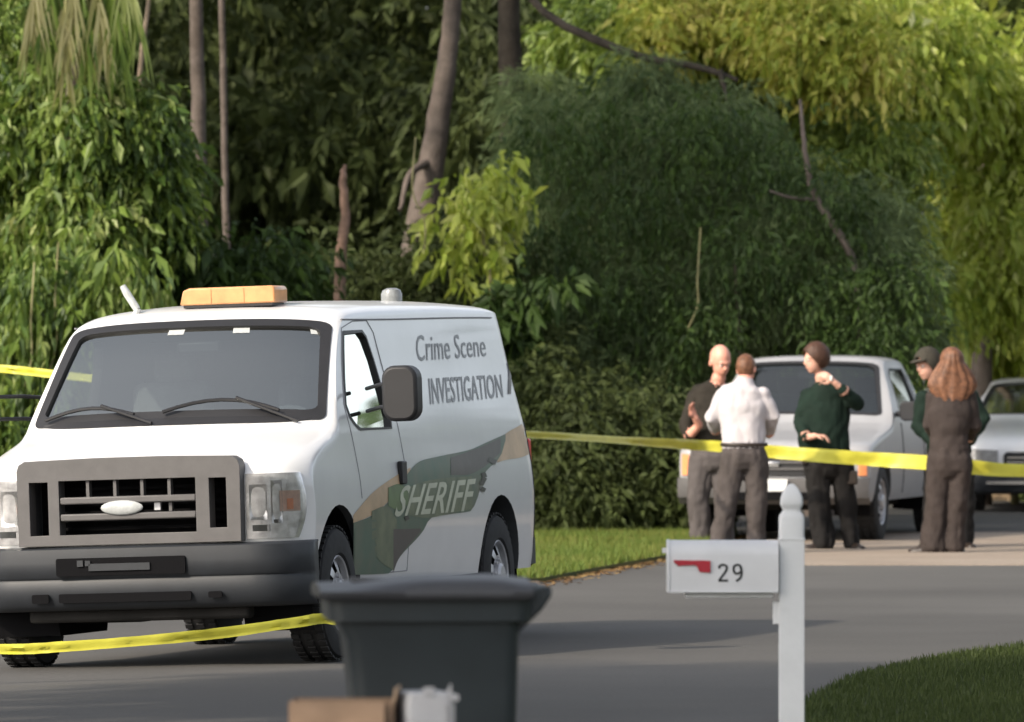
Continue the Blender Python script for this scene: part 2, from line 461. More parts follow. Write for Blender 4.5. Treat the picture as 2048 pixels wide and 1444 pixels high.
# hollow cab
cav = van_b.mesh_builder(ns=8, ntp=8, shrink=.055, ya=.10, yb=2.1, dy=.12, zb=.62)
cutters.append(cut_obj(cav))
cutters.append(cut_obj(van_b.patch(wind(.045), us, vv, -.16, .10)))
WIN = [(.43, 1.325), (.36, 1.37), (.34, 1.44), (.46, 1.60), (.60, 1.77), (.68, 1.855), (1.16, 1.865), (1.22, 1.83), (1.27, 1.7), (1.32, 1.36), (1.29, 1.30), (.50, 1.30)]
def side_poly(poly, sg, off, grow=0):
    cy = sum(p[0] for p in poly) / len(poly); cz = sum(p[1] for p in poly) / len(poly)
    out = []
    for y, z in poly:
        d = math.hypot(y - cy, z - cz); k = 1 + grow / d
        out.append(van_b.side(cy + (y - cy) * k, cz + (z - cz) * k, off, sg))
    return out
def side_slab(poly, sg, o0, o1, grow=0):
    b = MB(); n = len(poly); a = side_poly(poly, sg, o0, grow); c = side_poly(poly, sg, o1, grow)
    b.add(a + c, [tuple(range(n)), tuple(range(2 * n - 1, n - 1, -1))] + [(i, (i + 1) % n, n + (i + 1) % n, n + i) for i in range(n)])
    return b
for sg in (1, -1):
    cutters.append(cut_obj(side_slab(WIN, sg, -.16, .12)))
for yc, rr in ((0, .475), (3.505, .465)):
    b = MB()
    for sg in (1, -1):
        pts = [(yc + rr * math.cos(R(a)) * (1.0), .385 + rr * math.sin(R(a)) * 1.03) for a in range(-60, 241, 10)]
        b = MB(); b.prism(pts, sg * .58, sg * 1.3, 'x'); cutters.append(cut_obj(b))
# mouth behind the grille
b = MB(); b.box((0, -.80, .93), (1.20, .5, .40)); cutters.append(cut_obj(b))
boolean(vbody, cutters)
vbody.data.shade_smooth(); vbody.data.set_sharp_from_angle(angle=R(32))
# arch linings
for yc in (0, 3.505):
    for sg in (1, -1):
        b = MB(); rr = .47
        pts = [(yc + rr * math.cos(R(a)), .385 + rr * math.sin(R(a)) * 1.03) for a in range(-25, 206, 10)]
        vs = [(sg * x, p[0], p[1]) for x in (.55, .955) for p in pts]; n = len(pts)
        b.add(vs, [(i, i + 1, n + i + 1, n + i) for i in range(n - 1)] + [tuple(range(n))])
        b.build('wheel_arch_liner', M['hole'], van, angle=None)
# windscreen glass, its rubber surround
wsg = van_b.patch(wind(.03), us, vv, -.014).build('windscreen', M['glass'], van, angle=60)
fr = MB(); A = wind(-.004); B = wind(.05)
loop = [(u, 0) for u in lin(-1, 1, 25)] + [(1, v) for v in vv[1:]] + [(u, 1) for u in lin(1, -1, 25)[1:]] + [(-1, v) for v in reversed(vv[1:-1])]
va = [A(u, v, .006) for u, v in loop]; vb_ = [B(u, v, .004) for u, v in loop]; vc = [B(u, v, -.03) for u, v in loop]; n = len(loop)
fr.add(va + vb_ + vc, [(i, (i + 1) % n, n + (i + 1) % n, n + i) for i in range(n)] + [(n + i, n + (i + 1) % n, 2 * n + (i + 1) % n, 2 * n + i) for i in range(n)])
fr.build('windscreen_surround', M['black'], van, angle=60)
for x in (-.18, .24, .72):      # small pale patches at the top of the screen
    c = wind(.03); b = MB(); u0 = x / .8
    v0, v1 = (.90, .965)
    b.add([c(u0, v0, -.012), c(u0 + (.13 if x < .7 else .05), v0, -.012), c(u0 + (.13 if x < .7 else .05), v1, -.012), c(u0, v1, -.012)], [(0, 1, 2, 3)])
    b.build('pale_patch', M['frost'], wsg, angle=None)
# cowl and wipers
b = MB()
c = [van_b.top(x, -.015 + .045 * (abs(x) / .80) ** 6, .005) for x in lin(-.80, .80, 21)] + [van_b.top(x, .045, .010) for x in lin(.80, -.80, 21)]
b.add(c, [(i, i + 1, 41 - i - 1, 41 - i) for i in range(20)])
b.build('cowl', M['black'], van, angle=None)
for x0, x1, va_ in ((-.78, -.22, .14), (-.05, .62, .19)):
    b = MB()
    pts = [van_b.top(x, .035 + va_ * .585 * (.25 + .5 * math.sin(math.pi * t)) * (1 if 1 else 0), .035) for t, x in [(i / 8, x0 + (x1 - x0) * i / 8) for i in range(9)]]
    b.tube(pts, .011, 6); b.tube([van_b.top(x1 + .12, -.01, .02), pts[5] + Vector((0, -.01, .015))], .010, 6)
    b.build('wiper', M['black'], van)
# side windows with frames and door seams
for sg in (1, -1):
    g = MB(); g.add(side_poly(WIN, sg, -.018, .012), [tuple(range(len(WIN)))])
    g = g.build('door_window', M['glass_side'], van, angle=None)
    f = MB(); a = side_poly(WIN, sg, .004, .016); c = side_poly(WIN, sg, .005, -.008); d = side_poly(WIN, sg, -.05, -.008); n = len(WIN)
    f.add(a + c + d, [(i, (i + 1) % n, n + (i + 1) % n, n + i) for i in range(n)] + [(n + i, n + (i + 1) % n, 2 * n + (i + 1) % n, 2 * n + i) for i in range(n)])
    f.build('window_seal', M['black'], g, angle=None)
G0 = mat('seam_shadow_gap', (.28, .28, .29), .8, .2)
def seam(path, name='door_seam', r=.003, sg=1, off=.001):
    b = MB(); b.tube([van_b.side(y, z, off, sg) for y, z in path], r, 5); return b.build(name, G0, van)
for sg in (1, -1):
    seam([(.30, z) for z in lin(.90, 1.28, 5)] + [(.30, 1.44), (.54, 1.75), (.66, 1.885), (1.0, 1.925), (1.32, 1.93), (1.40, 1.86), (1.43, 1.6)] + [(1.44, z) for z in lin(1.3, .46, 7)] + [(.60, .46)], sg=sg)
    seam([(y, 1.935 + .02 * sm((y - 1) / 3)) for y in lin(.7, 4.36, 16)], 'roof_gutter', .005, sg, .002)
b = MB(); b.box(van_b.side(1.32, 1.035, .012), (.03, .11, .135)); b.build('door_handle', M['black'], van, bevel=.008)
b = MB(); b.box(van_b.side(1.32, 1.035, .012, -1), (.03, .11, .135)); b.build('door_handle', M['black'], van, bevel=.008)
# mirrors
for sg in (1, -1):
    b = MB()
    b.prism(rrect(sg * 1.275 - .105, 1.335, sg * 1.275 + .105, 1.655, .075), .33, .47, 'y')
    mo = b.build('door_mirror', M['black'] if sg > 0 else M['black'], van, bevel=.02)
    b = MB(); b.prism(rrect(sg * 1.275 - .09, 1.35, sg * 1.275 + .09, 1.64, .06), .472, .476, 'y'); b.build('mirror_glass', M['chrome'], mo)
    b = MB()
    for z in (1.42, 1.55): b.tube([(sg * .93, .86, z - .02), (sg * 1.08, .62, z), (sg * 1.2, .44, z)], .012, 7)
    b.build('mirror_arm', M['black'], mo)
# grille: a surround plate with openings
def yf(X): return van_b.ymap(X, -.74)
gx = lambda px: (px - 258.5) / 345.5       # across the nose
def gzz(py): return EYE - (py - HORIZON) / 356 + .0
def plate(outer, holes, y0, y1, name, mt, parent):
    b = MB(); b.prism(outer, y0, y1, 'y'); o = b.build(name, mt, parent, angle=None)
    cs = []
    for h in holes: c = MB(); c.prism(h, y0 - .05, y1 + .05, 'y'); cs.append(c.build('cutter', mt, parent, angle=None))
    boolean(o, cs); o.data.shade_smooth(); o.data.set_sharp_from_angle(angle=R(30)); return o
outer = [(-.655, .695), (.655, .695), (.658, 1.12), (.645, 1.155), (.61, 1.175), (.2, 1.185), (-.2, 1.185), (-.61, 1.175), (-.645, 1.155), (-.658, 1.12)]
H1 = [(-.585, .755), (-.475, .755), (-.475, 1.055), (-.585, 1.055)]
H2 = [(.475, .775), (.575, .775), (.575, 1.055), (.475, 1.055)]
H3 = [(-.41, .755), (.395, .755), (.395, 1.06), (-.41, 1.06)]
gr = plate(outer, [H1, H2, H3], -.80, -.69, 'grille', M['plastic'], van)
bv = gr.modifiers.new('b', 'BEVEL'); bv.width = .012; bv.segments = 2; bv.limit_method = 'ANGLE'; bv.angle_limit = R(40)
for z in (.947, .853):
    b = MB(); b.box((-.007, -.765, z), (.80, .06, .040)); b.build('grille_bar', M['plastic'], gr, bevel=.008)
for x in (-.245, -.085, .075, .235):
    b = MB(); b.box((x, -.755, 1.012), (.018, .05, .09)); b.build('grille_divider', M['plastic'], gr)
for x in (.235,):
    b = MB(); b.box((x, -.745, .90), (.018, .04, .05)); b.build('grille_divider', M['plastic'], gr)
b = MB(); b.box((.155, -.74, .905), (.035, .03, .045)); b.build('grille_clip', M['steel'], gr)
b = MB(); b.ball((0, 0, 0), (.125, .018, .042), 28, 10); b.build('oval_badge', M['frost'], gr, loc=(-.04, -.80, .902))
b = MB()
for i in range(9): b.box((0, -.60, .74 + i * .045), (1.14, .03, .018))
b.box((0, -.56, .93), (1.18, .01, .39)); b.build('radiator', M['hole'], van)
# headlamps
for sg in (1, -1):
    xs = lin(.665, .965, 13); zs = lin(.705, 1.07, 9)
    def hf(x, z, off, sg=sg):
        x2 = x - .03 * ((z - .9) / .18) ** 2 * ((x - .665) / .3)
        p = van_b.front(sg * x2, z, off); return p
    b = van_b.patch(hf, xs, zs, .004, -.02); h = b.build('headlight', M['lamp'], van, angle=50)
    for x_, w_, h_ in ((.735, .10, .20), (.835, .055, .24)):
        van_b.patch(lambda u, v, off, x_=x_, w_=w_, h_=h_: van_b.front(sg * (x_ + u * w_ / 2), .91 + v * h_ / 2, off - .018 * (1 - u * u) * (1 - v * v)), lin(-1, 1, 7), lin(-1, 1, 7), .009, -.015).build('reflector', M['lamp'], h, angle=60)
    b = MB(); b.box(van_b.front(sg * .75, .765, .008), (.10, .012, .035)); b.box(van_b.front(sg * .83, .80, .008), (.03, .012, .02)); b.build('lamp_shadow_slot', M['dash'], h)
    ab = van_b.patch(lambda x, z, off: van_b.front(sg * x, z, off), lin(.885, .912, 3), lin(.865, .925, 4), .012, -.01); ab.build('marker_lens', M['amber'], h, angle=None)
    van_b.patch(lambda x, z, off: van_b.front(sg * x, z, off), lin(.85, .94, 5), lin(.855, .97, 4), .008, -.01).build('indicator_lens', M['pale_amber'], h, angle=None)
    ln = van_b.patch(hf, xs, zs, .022); ln.build('headlight_lens', M['lens'], h, angle=50)
# bumper: lofted across the nose and round the corners
def bump(z, X, off=0): return Vector((X, van_b.ymap(X, -.74) - off, z))
prof = [(.688, -.02), (.690, .05), (.675, .085), (.60, .095), (.52, .09), (.505, .075), (.49, .085), (.42, .08), (.36, .06), (.33, .02), (.325, -.05)]
xs = [-1.0, -.985, -.96, -.92, -.86, -.78] + lin(-.7, .7, 15) + [.78, .86, .92, .96, .985, 1.0]
b = MB(); vs = []
for X in xs:
    for z, o in prof:
        p = bump(z, X * 1.0, o); vs.append(p)
npf = len(prof); nn = len(xs)
b.add(vs, [(i * npf + j, (i + 1) * npf + j, (i + 1) * npf + j + 1, i * npf + j + 1) for i in range(nn - 1) for j in range(npf - 1)])
# side returns to the wheel arch
for sg, base in ((1, (nn - 1) * npf), (-1, 0)):
    r0 = [b.v[base + j] for j in range(npf)]
    r1 = [(sg * (1.005 if .4 < p[2] < .69 else .97), -.475, p[2]) for p in r0]
    b.add(list(r0) + r1, [(j, j + 1, npf + j + 1, npf + j) for j in range(npf - 1)])
bp = b.build('front_bumper', M['plastic2'], van, angle=50)
sl = bp.modifiers.new('s', 'SOLIDIFY'); sl.thickness = .008
b = MB(); b.prism(rrect(-.425, .525, .335, .625, .012), -.845, -.83, 'y'); s0 = b.build('bumper_intake', M['hole'], bp)
b = MB(); b.box((-.05, -.852, .572), (.36, .006, .04)); b.box((-.28, -.852, .595), (.035, .006, .035)); b.box((-.235, -.852, .595), (.03, .006, .03)); b.build('plate_bracket', M['plastic2'], s0)
for x0, x1, z0, z1 in ((-.58, -.48, .375, .425), (-.42, .36, .375, .425), (.46, .54, .385, .42)):
    b = MB(); b.prism(rrect(x0, z0, x1, z1, .01), -.828, -.815, 'y'); b.build('lower_intake', M['hole'], bp)
b = MB(); b.box((0, -.62, .31), (1.3, .12, .10)); b.build('air_dam', M['under'], van, bevel=.02)
# rear bumper and rear corner lamp
b = MB(); vs = []
xs2 = [-.93, -.90, -.86] + lin(-.8, .8, 9) + [.86, .90, .93]
for X in xs2:
    yy = 4.44 - .10 * max(0, (abs(X) - .85) / .15) ** 2
    for z, o in ((.62, 0), (.62, .09), (.58, .11), (.46, .11), (.42, .08), (.41, 0)): vs.append((X, yy + o, z))
b.add(vs, [(i * 6 + j, (i + 1) * 6 + j, (i + 1) * 6 + j + 1, i * 6 + j + 1) for i in range(len(xs2) - 1) for j in range(5)])
for sg in (1, -1): b.box((sg * .925, 4.33, .50), (.035, .30, .16))
b.build('rear_bumper', M['plastic2'], van)
for sg in (1, -1):
    b = MB(); b.box((sg * .90, 4.41, 1.0), (.10, .06, .40)); b.build('tail_light', M['red'], van, bevel=.015)
b = MB(); b.tube([van_b.side(4.37, z, .012) for z in lin(.55, 1.30, 8)], .012, 6); b.build('rear_door_edge', M['black'], van)
# wheels and underside
w1 = wheel(van, (.875, 0, .375), 1)
wheel(van, (-.875, 0, .375), -1, first=w1); wheel(van, (.865, 3.505, .375), 1, first=w1); wheel(van, (-.865, 3.505, .375), -1, first=w1)
b = MB()
b.tube([(-.8, 3.505, .37), (.8, 3.505, .37)], .05, 10); b.ball((.0, 3.505, .36), (.17, .16, .15))
b.build('rear_axle', M['under'], van)
b = MB(); b.box((0, 0, .33), (1.5, .12, .09), Matrix.Rotation(.06, 3, 'Y')); b.box((.3, .2, .36), (.1, .5, .07)); b.box((-.35, -.05, .30), (.42, .22, .12)); b.box((.12, .5, .38), (.36, .5, .16)); b.build('front_axle', M['under'], van, bevel=.02)
for sg in (1, -1):
    b = MB(); b.box((sg * .42, 1.9, .47), (.09, 4.6, .14)); b.build('chassis_rail', M['under'], van)
b = MB(); b.tube([(.4, 1.0, .33), (.45, 2.6, .33)], .07, 10); b.tube([(.45, 2.6, .33), (.6, 3.0, .4), (.7, 4.2, .4)], .03, 8); b.build('exhaust', M['under'], van)
b = MB(); b.box((-.35, 1.9, .40), (.5, 1.1, .22)); b.build('fuel_tank', M['under'], van, bevel=.03)
# cab interior
b = MB(); b.box((0, .42, 1.10), (1.66, .55, .34)); b.box((.42, .60, 1.22), (.5, .25, .12)); b.build('dashboard', M['dash'], van, bevel=.05)
for x in (.45, -.45):
    b = MB(); b.box((x, 1.22, .95), (.52, .5, .14)); b.box((x, 1.5, 1.28), (.50, .14, .66), Matrix.Rotation(R(-8), 3, 'X')); s_ = b.build('seat', M['seat'], van, bevel=.05)
    b = MB(); b.box((x, 1.57, 1.69), (.26, .10, .18)); b.build('headrest', M['seat'], s_, bevel=.04)
b = MB(); pts = [Vector((.45 + .19 * math.cos(q), .80 + .19 * math.sin(q) * math.sin(R(30)), 1.27 + .19 * math.sin(q) * math.cos(R(30)))) for q in [2 * math.pi * i / 24 for i in range(25)]]
b.tube(pts, .016, 7, caps=False); b.box((.45, .80, 1.27), (.34, .02, .05)); b.box((.45, .80, 1.20), (.05, .03, .14)); b.build('steering_wheel', M['seat'], van)
b = MB(); b.box((0, .62, 1.80), (.26, .04, .07)); b.build('rear_view_mirror', M['black'], van, bevel=.015)
b = MB(); b.box((0, 2.08, 1.3), (1.6, .02, 1.1)); b.build('bulkhead', M['seat'], van)
# roof fittings
def roof(X, Y): return van_b.top(X, Y)
rb = roof(-.30, .98)
b = MB(); b.prism([(-.29, 0), (.29, 0), (.29, .085), (.275, .10), (-.23, .10), (-.27, .085)], -.13, .13, 'y')
lb = b.build('light_bar', M['orange'], van, bevel=.012, loc=(.10, 1.0, 2.048))
b = MB(); b.box((0, 0, -.006), (.54, .24, .02)); b.build('light_bar_base', M['black'], lb)
for x in (-.10, .10):
    b = MB(); b.box((x, -.132, .05), (.006, .004, .085)); b.build('light_bar_rib', M['orange'], lb)
pa = roof(-.46, .85)
b = MB(); b.tube([pa + Vector((0, 0, -.01)), pa + Vector((.015, 0, .03))], .022, 10); b.tube([pa + Vector((.01, 0, .025)), pa + Vector((-.05, 0, .12)), pa + Vector((-.075, 0, .165))], [.022, .024, .018], 10)
b.build('roof_antenna', M['frost'], van)
pd = roof(.18, 3.4)
b = MB(); b.lathe([(.065, 0), (.065, .055), (.055, .08), (.03, .092), (.0001, .094)], 20, 'z', (.40, 3.3, 2.055)); b.build('roof_beacon', M['dome'], van)

# side graphics: every shape lies on the curved side
def van_uv(px, py):
    Y, z = 2.0, 1.2
    for _ in range(12):
        q = vpx(van_b.side(Y, z)); e = .02
        qy = vpx(van_b.side(Y + e, z)); qz = vpx(van_b.side(Y, z + e))
        a, b_, c, d = (qy[0] - q[0]) / e, (qz[0] - q[0]) / e, (qy[1] - q[1]) / e, (qz[1] - q[1]) / e
        det = a * d - b_ * c; ex, ey = px - q[0], py - q[1]
        Y += max(-.6, min(.6, (ex * d - b_ * ey) / det)); z += max(-.5, min(.5, (a * ey - c * ex) / det))
        Y = min(4.45, max(-.7, Y)); z = min(1.97, max(.36, z))
    return Y, z
G = {}
G['teal'] = mat('teal_vinyl', (.045, .095, .065), .4, .5, var=.45, vscale=3.5, col2=(.12, .13, .09))
G['tan'] = mat('tan_vinyl', (.54, .38, .23), .4, .5, var=.25, vscale=4)
G['sage'] = mat('sage_vinyl', (.15, .17, .10), .4, .5, var=.35, vscale=5, col2=(.07, .10, .06))
G['green'] = mat('green_vinyl', (.11, .17, .065), .4, .5, var=.3, vscale=6)
G['brown'] = mat('brown_vinyl', (.075, .065, .06), .4, .5, var=.3, vscale=4)
G['pale'] = mat('pale_vinyl', (.50, .52, .40), .4, .5, var=.2)
G['dark'] = mat('dark_vinyl', (.03, .03, .025), .4, .5)
G['grey'] = mat('grey_print', (.46, .475, .49), .45, .5, var=.25, vscale=22)
G['ink'] = mat('dark_print', (.28, .29, .30), .45, .5, var=.4, vscale=30)
G['ltgrey'] = mat('faded_print', (.58, .59, .61), .45, .5, var=.2, vscale=30)
def pts_on_side(p, off):
    Y, z = van_uv(*p); return van_b.side(Y, z, off)
def band(upper, lower, off, n=14, rows=7):
    """strip between two photographed edges"""
    fu = pchip(*zip(*upper)); fl = pchip(*zip(*lower))
    x0 = max(upper[0][0], lower[0][0]); x1 = min(upper[-1][0], lower[-1][0])
    b = MB(); vs = []
    for x in lin(x0, x1, n):
        a, c = fu(x), fl(x)
        for y in lin(a, max(c, a + .5), rows): vs.append(pts_on_side((x, y), off))
    b.add(vs, [(i * rows + j, (i + 1) * rows + j, (i + 1) * rows + j + 1, i * rows + j + 1) for i in range(n - 1) for j in range(rows - 1)])
    return b
def stroke(pts, wpx, off=.005):
    b = MB()
    pts = [(a[0] + (c[0] - a[0]) * k / 6, a[1] + (c[1] - a[1]) * k / 6) for a, c in zip(pts[:-1], pts[1:]) for k in range(6)] + [pts[-1]]
    for (ax, ay), (bx, by) in zip(pts[:-1], pts[1:]):
        d = math.hypot(bx - ax, by - ay) or 1; nx, ny = -(by - ay) / d * wpx / 2, (bx - ax) / d * wpx / 2
        b.add([pts_on_side((ax + nx, ay + ny), off), pts_on_side((bx + nx, by + ny), off), pts_on_side((bx - nx, by - ny), off), pts_on_side((ax - nx, ay - ny), off)], [(0, 1, 2, 3)])
    return b
band([(706, 1030), (745, 985), (775, 962), (800, 946), (820, 935)], [(706, 1046), (740, 1032), (775, 1004), (800, 975), (820, 950)], .0025).build('tan_stripe', G['tan'], van)
band([(994, 888), (1010, 868), (1040, 850), (1058, 838)], [(994, 925), (1010, 920), (1040, 915), (1058, 908)], .0025).build('tan_stripe', G['tan'], van)
sw = band([(706, 1046), (740, 1033), (775, 1005), (800, 971), (815, 946), (840, 922), (880, 912), (940, 899), (965, 888), (1010, 868)],
     [(706, 1150), (775, 1147), (800, 1112), (845, 1062), (860, 1036), (900, 1028), (940, 1022), (956, 990), (966, 950), (1000, 912), (1010, 880)], .004, 40, 9)
sw.build('swoosh_stripe', G['teal'], van)
for up, lo, mt, nm in (
    ([(708, 1062), (745, 1040), (752, 1040)], [(708, 1128), (745, 1118), (752, 1110)], G['teal'], 'teal_panel'),
    ([(742, 1022), (770, 1012), (792, 1040)], [(742, 1080), (770, 1066), (792, 1056)], G['sage'], 'sage_panel'),
    ([(775, 975), (795, 968), (815, 978)], [(775, 1012), (795, 1020), (815, 1008)], G['green'], 'green_panel'),
    ([(815, 975), (850, 962), (900, 955), (945, 952)], [(815, 1030), (850, 1036), (900, 1026), (942, 1018)], G['sage'], 'sage_panel'),
    ([(785, 1058), (800, 1058), (840, 1057)], [(785, 1145), (795, 1118), (840, 1062)], G['brown'], 'brown_panel'),
    ([(748, 1068), (765, 1066), (785, 1060)], [(748, 1110), (765, 1128), (785, 1140)], G['sage'], 'sage_panel'),
    ([(900, 915), (930, 905), (965, 892), (1000, 876)], [(900, 950), (930, 950), (960, 938), (1000, 905)], G['brown'], 'brown_panel'),
):
    band(up, lo, .0055, 10, 5).build(nm, mt, van)
for pts, wp in (([(975, 918), (990, 925)], 10), ([(964, 945), (968, 955), (960, 970)], 9), ([(966, 975), (962, 982)], 10), ([(808, 1038), (815, 1034)], 8)):
    stroke(pts, wp, .0075).build('dark_mark', G['dark'], van)
def side_text(word, quad, m, name, off=.0065, bold=0, shear=0):
    """flat vinyl lettering: quad = photographed corners bottom-left, bottom-right, top-right, top-left of the word"""
    c = bpy.data.curves.new('txt', 'FONT'); c.body = word; c.size = 1; c.offset = bold; c.shear = shear; c.resolution_u = 3; c.space_character = 1.02
    o = bpy.data.objects.new('txt', c); COL.objects.link(o)
    dg = bpy.context.evaluated_depsgraph_get(); dg.update(); me = bpy.data.meshes.new_from_object(o.evaluated_get(dg), depsgraph=dg)
    bpy.data.objects.remove(o); bpy.data.curves.remove(c)
    bm = bmesh.new(); bm.from_mesh(me); bmesh.ops.remove_doubles(bm, verts=bm.verts, dist=1e-5); bmesh.ops.triangulate(bm, faces=bm.faces)
    for _ in range(3):
        bmesh.ops.subdivide_edges(bm, edges=[e for e in bm.edges if e.calc_length() > .12], cuts=1); bmesh.ops.triangulate(bm, faces=bm.faces)
    bm.to_mesh(me); bm.free()
    xs_ = [v.co.x for v in me.vertices]; x0, x1 = min(xs_), max(xs_); y0, y1 = 0.0, .70
    Q = [Vector(q) for q in quad]
    for v in me.vertices:
        u, w_ = (v.co.x - x0) / (x1 - x0), (v.co.y - y0) / (y1 - y0)
        p = (Q[0] * (1 - u) + Q[1] * u) * (1 - w_) + (Q[3] * (1 - u) + Q[2] * u) * w_
        v.co = pts_on_side((p.x, p.y), off)
    me.materials.clear(); return link(name, me, m, van)
side_text('Crime Scene', ((833, 722), (972, 712), (968, 668), (831, 669)), G['ink'], 'lettering', bold=0, off=.0032)
side_text('INVESTIGATION', ((860, 808), (1006, 794), (1001, 748), (856, 756)), G['ink'], 'lettering', bold=.008, off=.0032)
side_text('SHERIFF', ((786, 1032), (942, 1020), (950, 957), (800, 972)), G['pale'], 'lettering', off=.0068, bold=.015, shear=.15)
for pts, wp in (([(1013, 690), (1020, 715), (1018, 788)], 5), ([(1013, 690), (1030, 735), (1038, 785)], 6)):
    stroke(pts, wp, .006).build('brown_chevron', G['brown'], van)
# ------------------------------------------------------------------ ground, road, lawns
def ground_mat(name, c1, c2, scale, fine, bump=.3, rough=.9, c3=None):
    m = bpy.data.materials.new(name); m.use_nodes = True; t = m.node_tree; b = t.nodes['Principled BSDF']
    b.inputs['Roughness'].default_value = rough; b.inputs['Specular IOR Level'].default_value = .25
    tc = t.nodes.new('ShaderNodeTexCoord')
    n1 = t.nodes.new('ShaderNodeTexNoise'); n1.inputs['Scale'].default_value = scale; n1.inputs['Detail'].default_value = 6
    n2 = t.nodes.new('ShaderNodeTexNoise'); n2.inputs['Scale'].default_value = fine; n2.inputs['Detail'].default_value = 5; n2.inputs['Roughness'].default_value = .7
    for n in (n1, n2): t.links.new(tc.outputs['Object'], n.inputs['Vector'])
    r = t.nodes.new('ShaderNodeValToRGB'); r.color_ramp.elements[0].position = .35; r.color_ramp.elements[1].position = .65
    r.color_ramp.elements[0].color = (*c1, 1); r.color_ramp.elements[1].color = (*c2, 1)
    t.links.new(n1.outputs[0], r.inputs[0])
    mx = t.nodes.new('ShaderNodeMix'); mx.data_type = 'RGBA'; mx.blend_type = 'MULTIPLY'; mx.inputs[0].default_value = .75
    r2 = t.nodes.new('ShaderNodeValToRGB'); r2.color_ramp.elements[0].position = .3; r2.color_ramp.elements[1].position = .7
    r2.color_ramp.elements[0].color = (.55, .55, .55, 1); r2.color_ramp.elements[1].color = (1.0, 1.0, 1.0, 1)
    t.links.new(n2.outputs[0], r2.inputs[0]); t.links.new(r.outputs[0], mx.inputs[6]); t.links.new(r2.outputs[0], mx.inputs[7]); t.links.new(mx.outputs[2], b.inputs['Base Color'])
    bp = t.nodes.new('ShaderNodeBump'); bp.inputs['Strength'].default_value = bump; bp.inputs['Distance'].default_value = .02
    t.links.new(n2.outputs[0], bp.inputs['Height']); t.links.new(bp.outputs[0], b.inputs['Normal'])
    return m
M['soil'] = ground_mat('forest_soil', (.030, .030, .016), (.06, .05, .03), .5, 30)
M['asphalt'] = ground_mat('worn_asphalt', (.080, .077, .073), (.115, .111, .105), .22, 45, .25)
M['pale_ground'] = ground_mat('pale_warm_ground', (.28, .225, .18), (.34, .285, .23), .6, 40, .2)
M['lawn'] = ground_mat('lawn_soil', (.030, .045, .010), (.06, .075, .02), .8, 25)
M['verge'] = ground_mat('verge_soil', (.05, .065, .015), (.12, .11, .03), .7, 25)
def grid_sheet(name, x0, x1, y0, y1, n, m, z, mt, fn=None):
    xs = np.linspace(x0, x1, n); ys = np.linspace(y0, y1, m)
    V = [(x, y, z + gz(x, y)) for y in ys for x in xs]
    F = [(j * n + i, j * n + i + 1, (j + 1) * n + i + 1, (j + 1) * n + i) for j in range(m - 1) for i in range(n - 1)]
    o = link(name, arr_mesh(name, V, F, smooth=True), mt); tag(o, kind='structure'); return o
b = MB(); b.add([(-900, -300, -.30), (900, -300, -.30), (900, 1500, -.30), (-900, 1500, -.30)], [(0, 1, 2, 3)])
tag(b.build('ground', M['soil'], angle=None), kind='structure')
grid_sheet('road', -60, 40, 4, 120, 61, 91, 0, M['asphalt'])
def poly_sheet(name, pts, z, mt, skirt=.05):
    """a filled outline with a thin edge"""
    bm = bmesh.new(); vs = [bm.verts.new((x, y, z)) for x, y in pts]; f = bm.faces.new(vs)
    r = bmesh.ops.extrude_face_region(bm, geom=[f]); ve = [g for g in r['geom'] if isinstance(g, bmesh.types.BMVert)]
    for v in ve: v.co.z -= skirt
    bmesh.ops.triangulate(bm, faces=bm.faces); bmesh.ops.recalc_face_normals(bm, faces=bm.faces)
    me = bpy.data.meshes.new(name); bm.to_mesh(me); bm.free(); o = link(name, me, mt); tag(o, kind='structure'); return o
def PX(px, py): D = DG(py); return ((px - 1024) / FOC * D, D)
poly_sheet('pale_band', [(2.35, 62.6), (40, 61.8), (40, 73.3), (2.2, 73.3)], .008, M['pale_ground'], .02)  # paler, warmer band across the far road
L1 = [PX(1560, 1440), PX(1600, 1418), PX(1640, 1398), PX(1700, 1366), PX(1800, 1340), PX(1900, 1321), PX(2048, 1301), PX(2300, 1285)]
lawn_outline = L1 + [(12, 49), (40, 50), (40, 8), (.9, 8), (1.1, 30)]
poly_sheet('lawn', lawn_outline, .03, M['lawn'], .08)
L2 = [(-60, 54.5), (-6, 55.5), PX(880, 1180), PX(1085, 1166), PX(1210, 1142), PX(1335, 1119), PX(1440, 1096), (2.05, 72), (2.2, 90), (-60, 90)]
poly_sheet('grass_verge', L2, .04, M['verge'], .09)
def inside(pts, x, y):
    c = np.zeros(len(x), bool); n = len(pts)
    for i in range(n):
        (xa, ya), (xb, yb) = pts[i], pts[(i + 1) % n]
        if ya == yb: continue
        k = ((ya > y) != (yb > y)) & (x < (xb - xa) * (y - ya) / (yb - ya) + xa); c ^= k
    return c
def grass(name, outline, box, n, h, z, cols, seed, label, lw=.006, keep=None):
    g = np.random.default_rng(seed); x = g.uniform(box[0], box[1], n); y = g.uniform(box[2], box[3], n); k = inside(outline, x, y); x, y = x[k], y[k]; n = len(x)
    hh = h * g.uniform(.5, 1.25, n); a = g.uniform(0, 2 * np.pi, n); le = g.uniform(.1, .7, n) * hh; b_ = g.uniform(0, 2 * np.pi, n)
    V = np.empty((n, 3, 3), np.float32); dx, dy = np.cos(a) * lw, np.sin(a) * lw
    V[:, 0] = np.stack([x - dx, y - dy, np.full(n, z - .01)], 1); V[:, 1] = np.stack([x + dx, y + dy, np.full(n, z - .01)], 1)
    V[:, 2] = np.stack([x + np.cos(b_) * le, y + np.sin(b_) * le, z + hh], 1)
    o = link(name, arr_mesh(name, V.reshape(-1, 3), np.arange(n * 3).reshape(-1, 3)), leaf_mat(name + '_blades', cols, .6, .3, .25, 1.0)); tag(o, label, 'grass', kind='stuff')
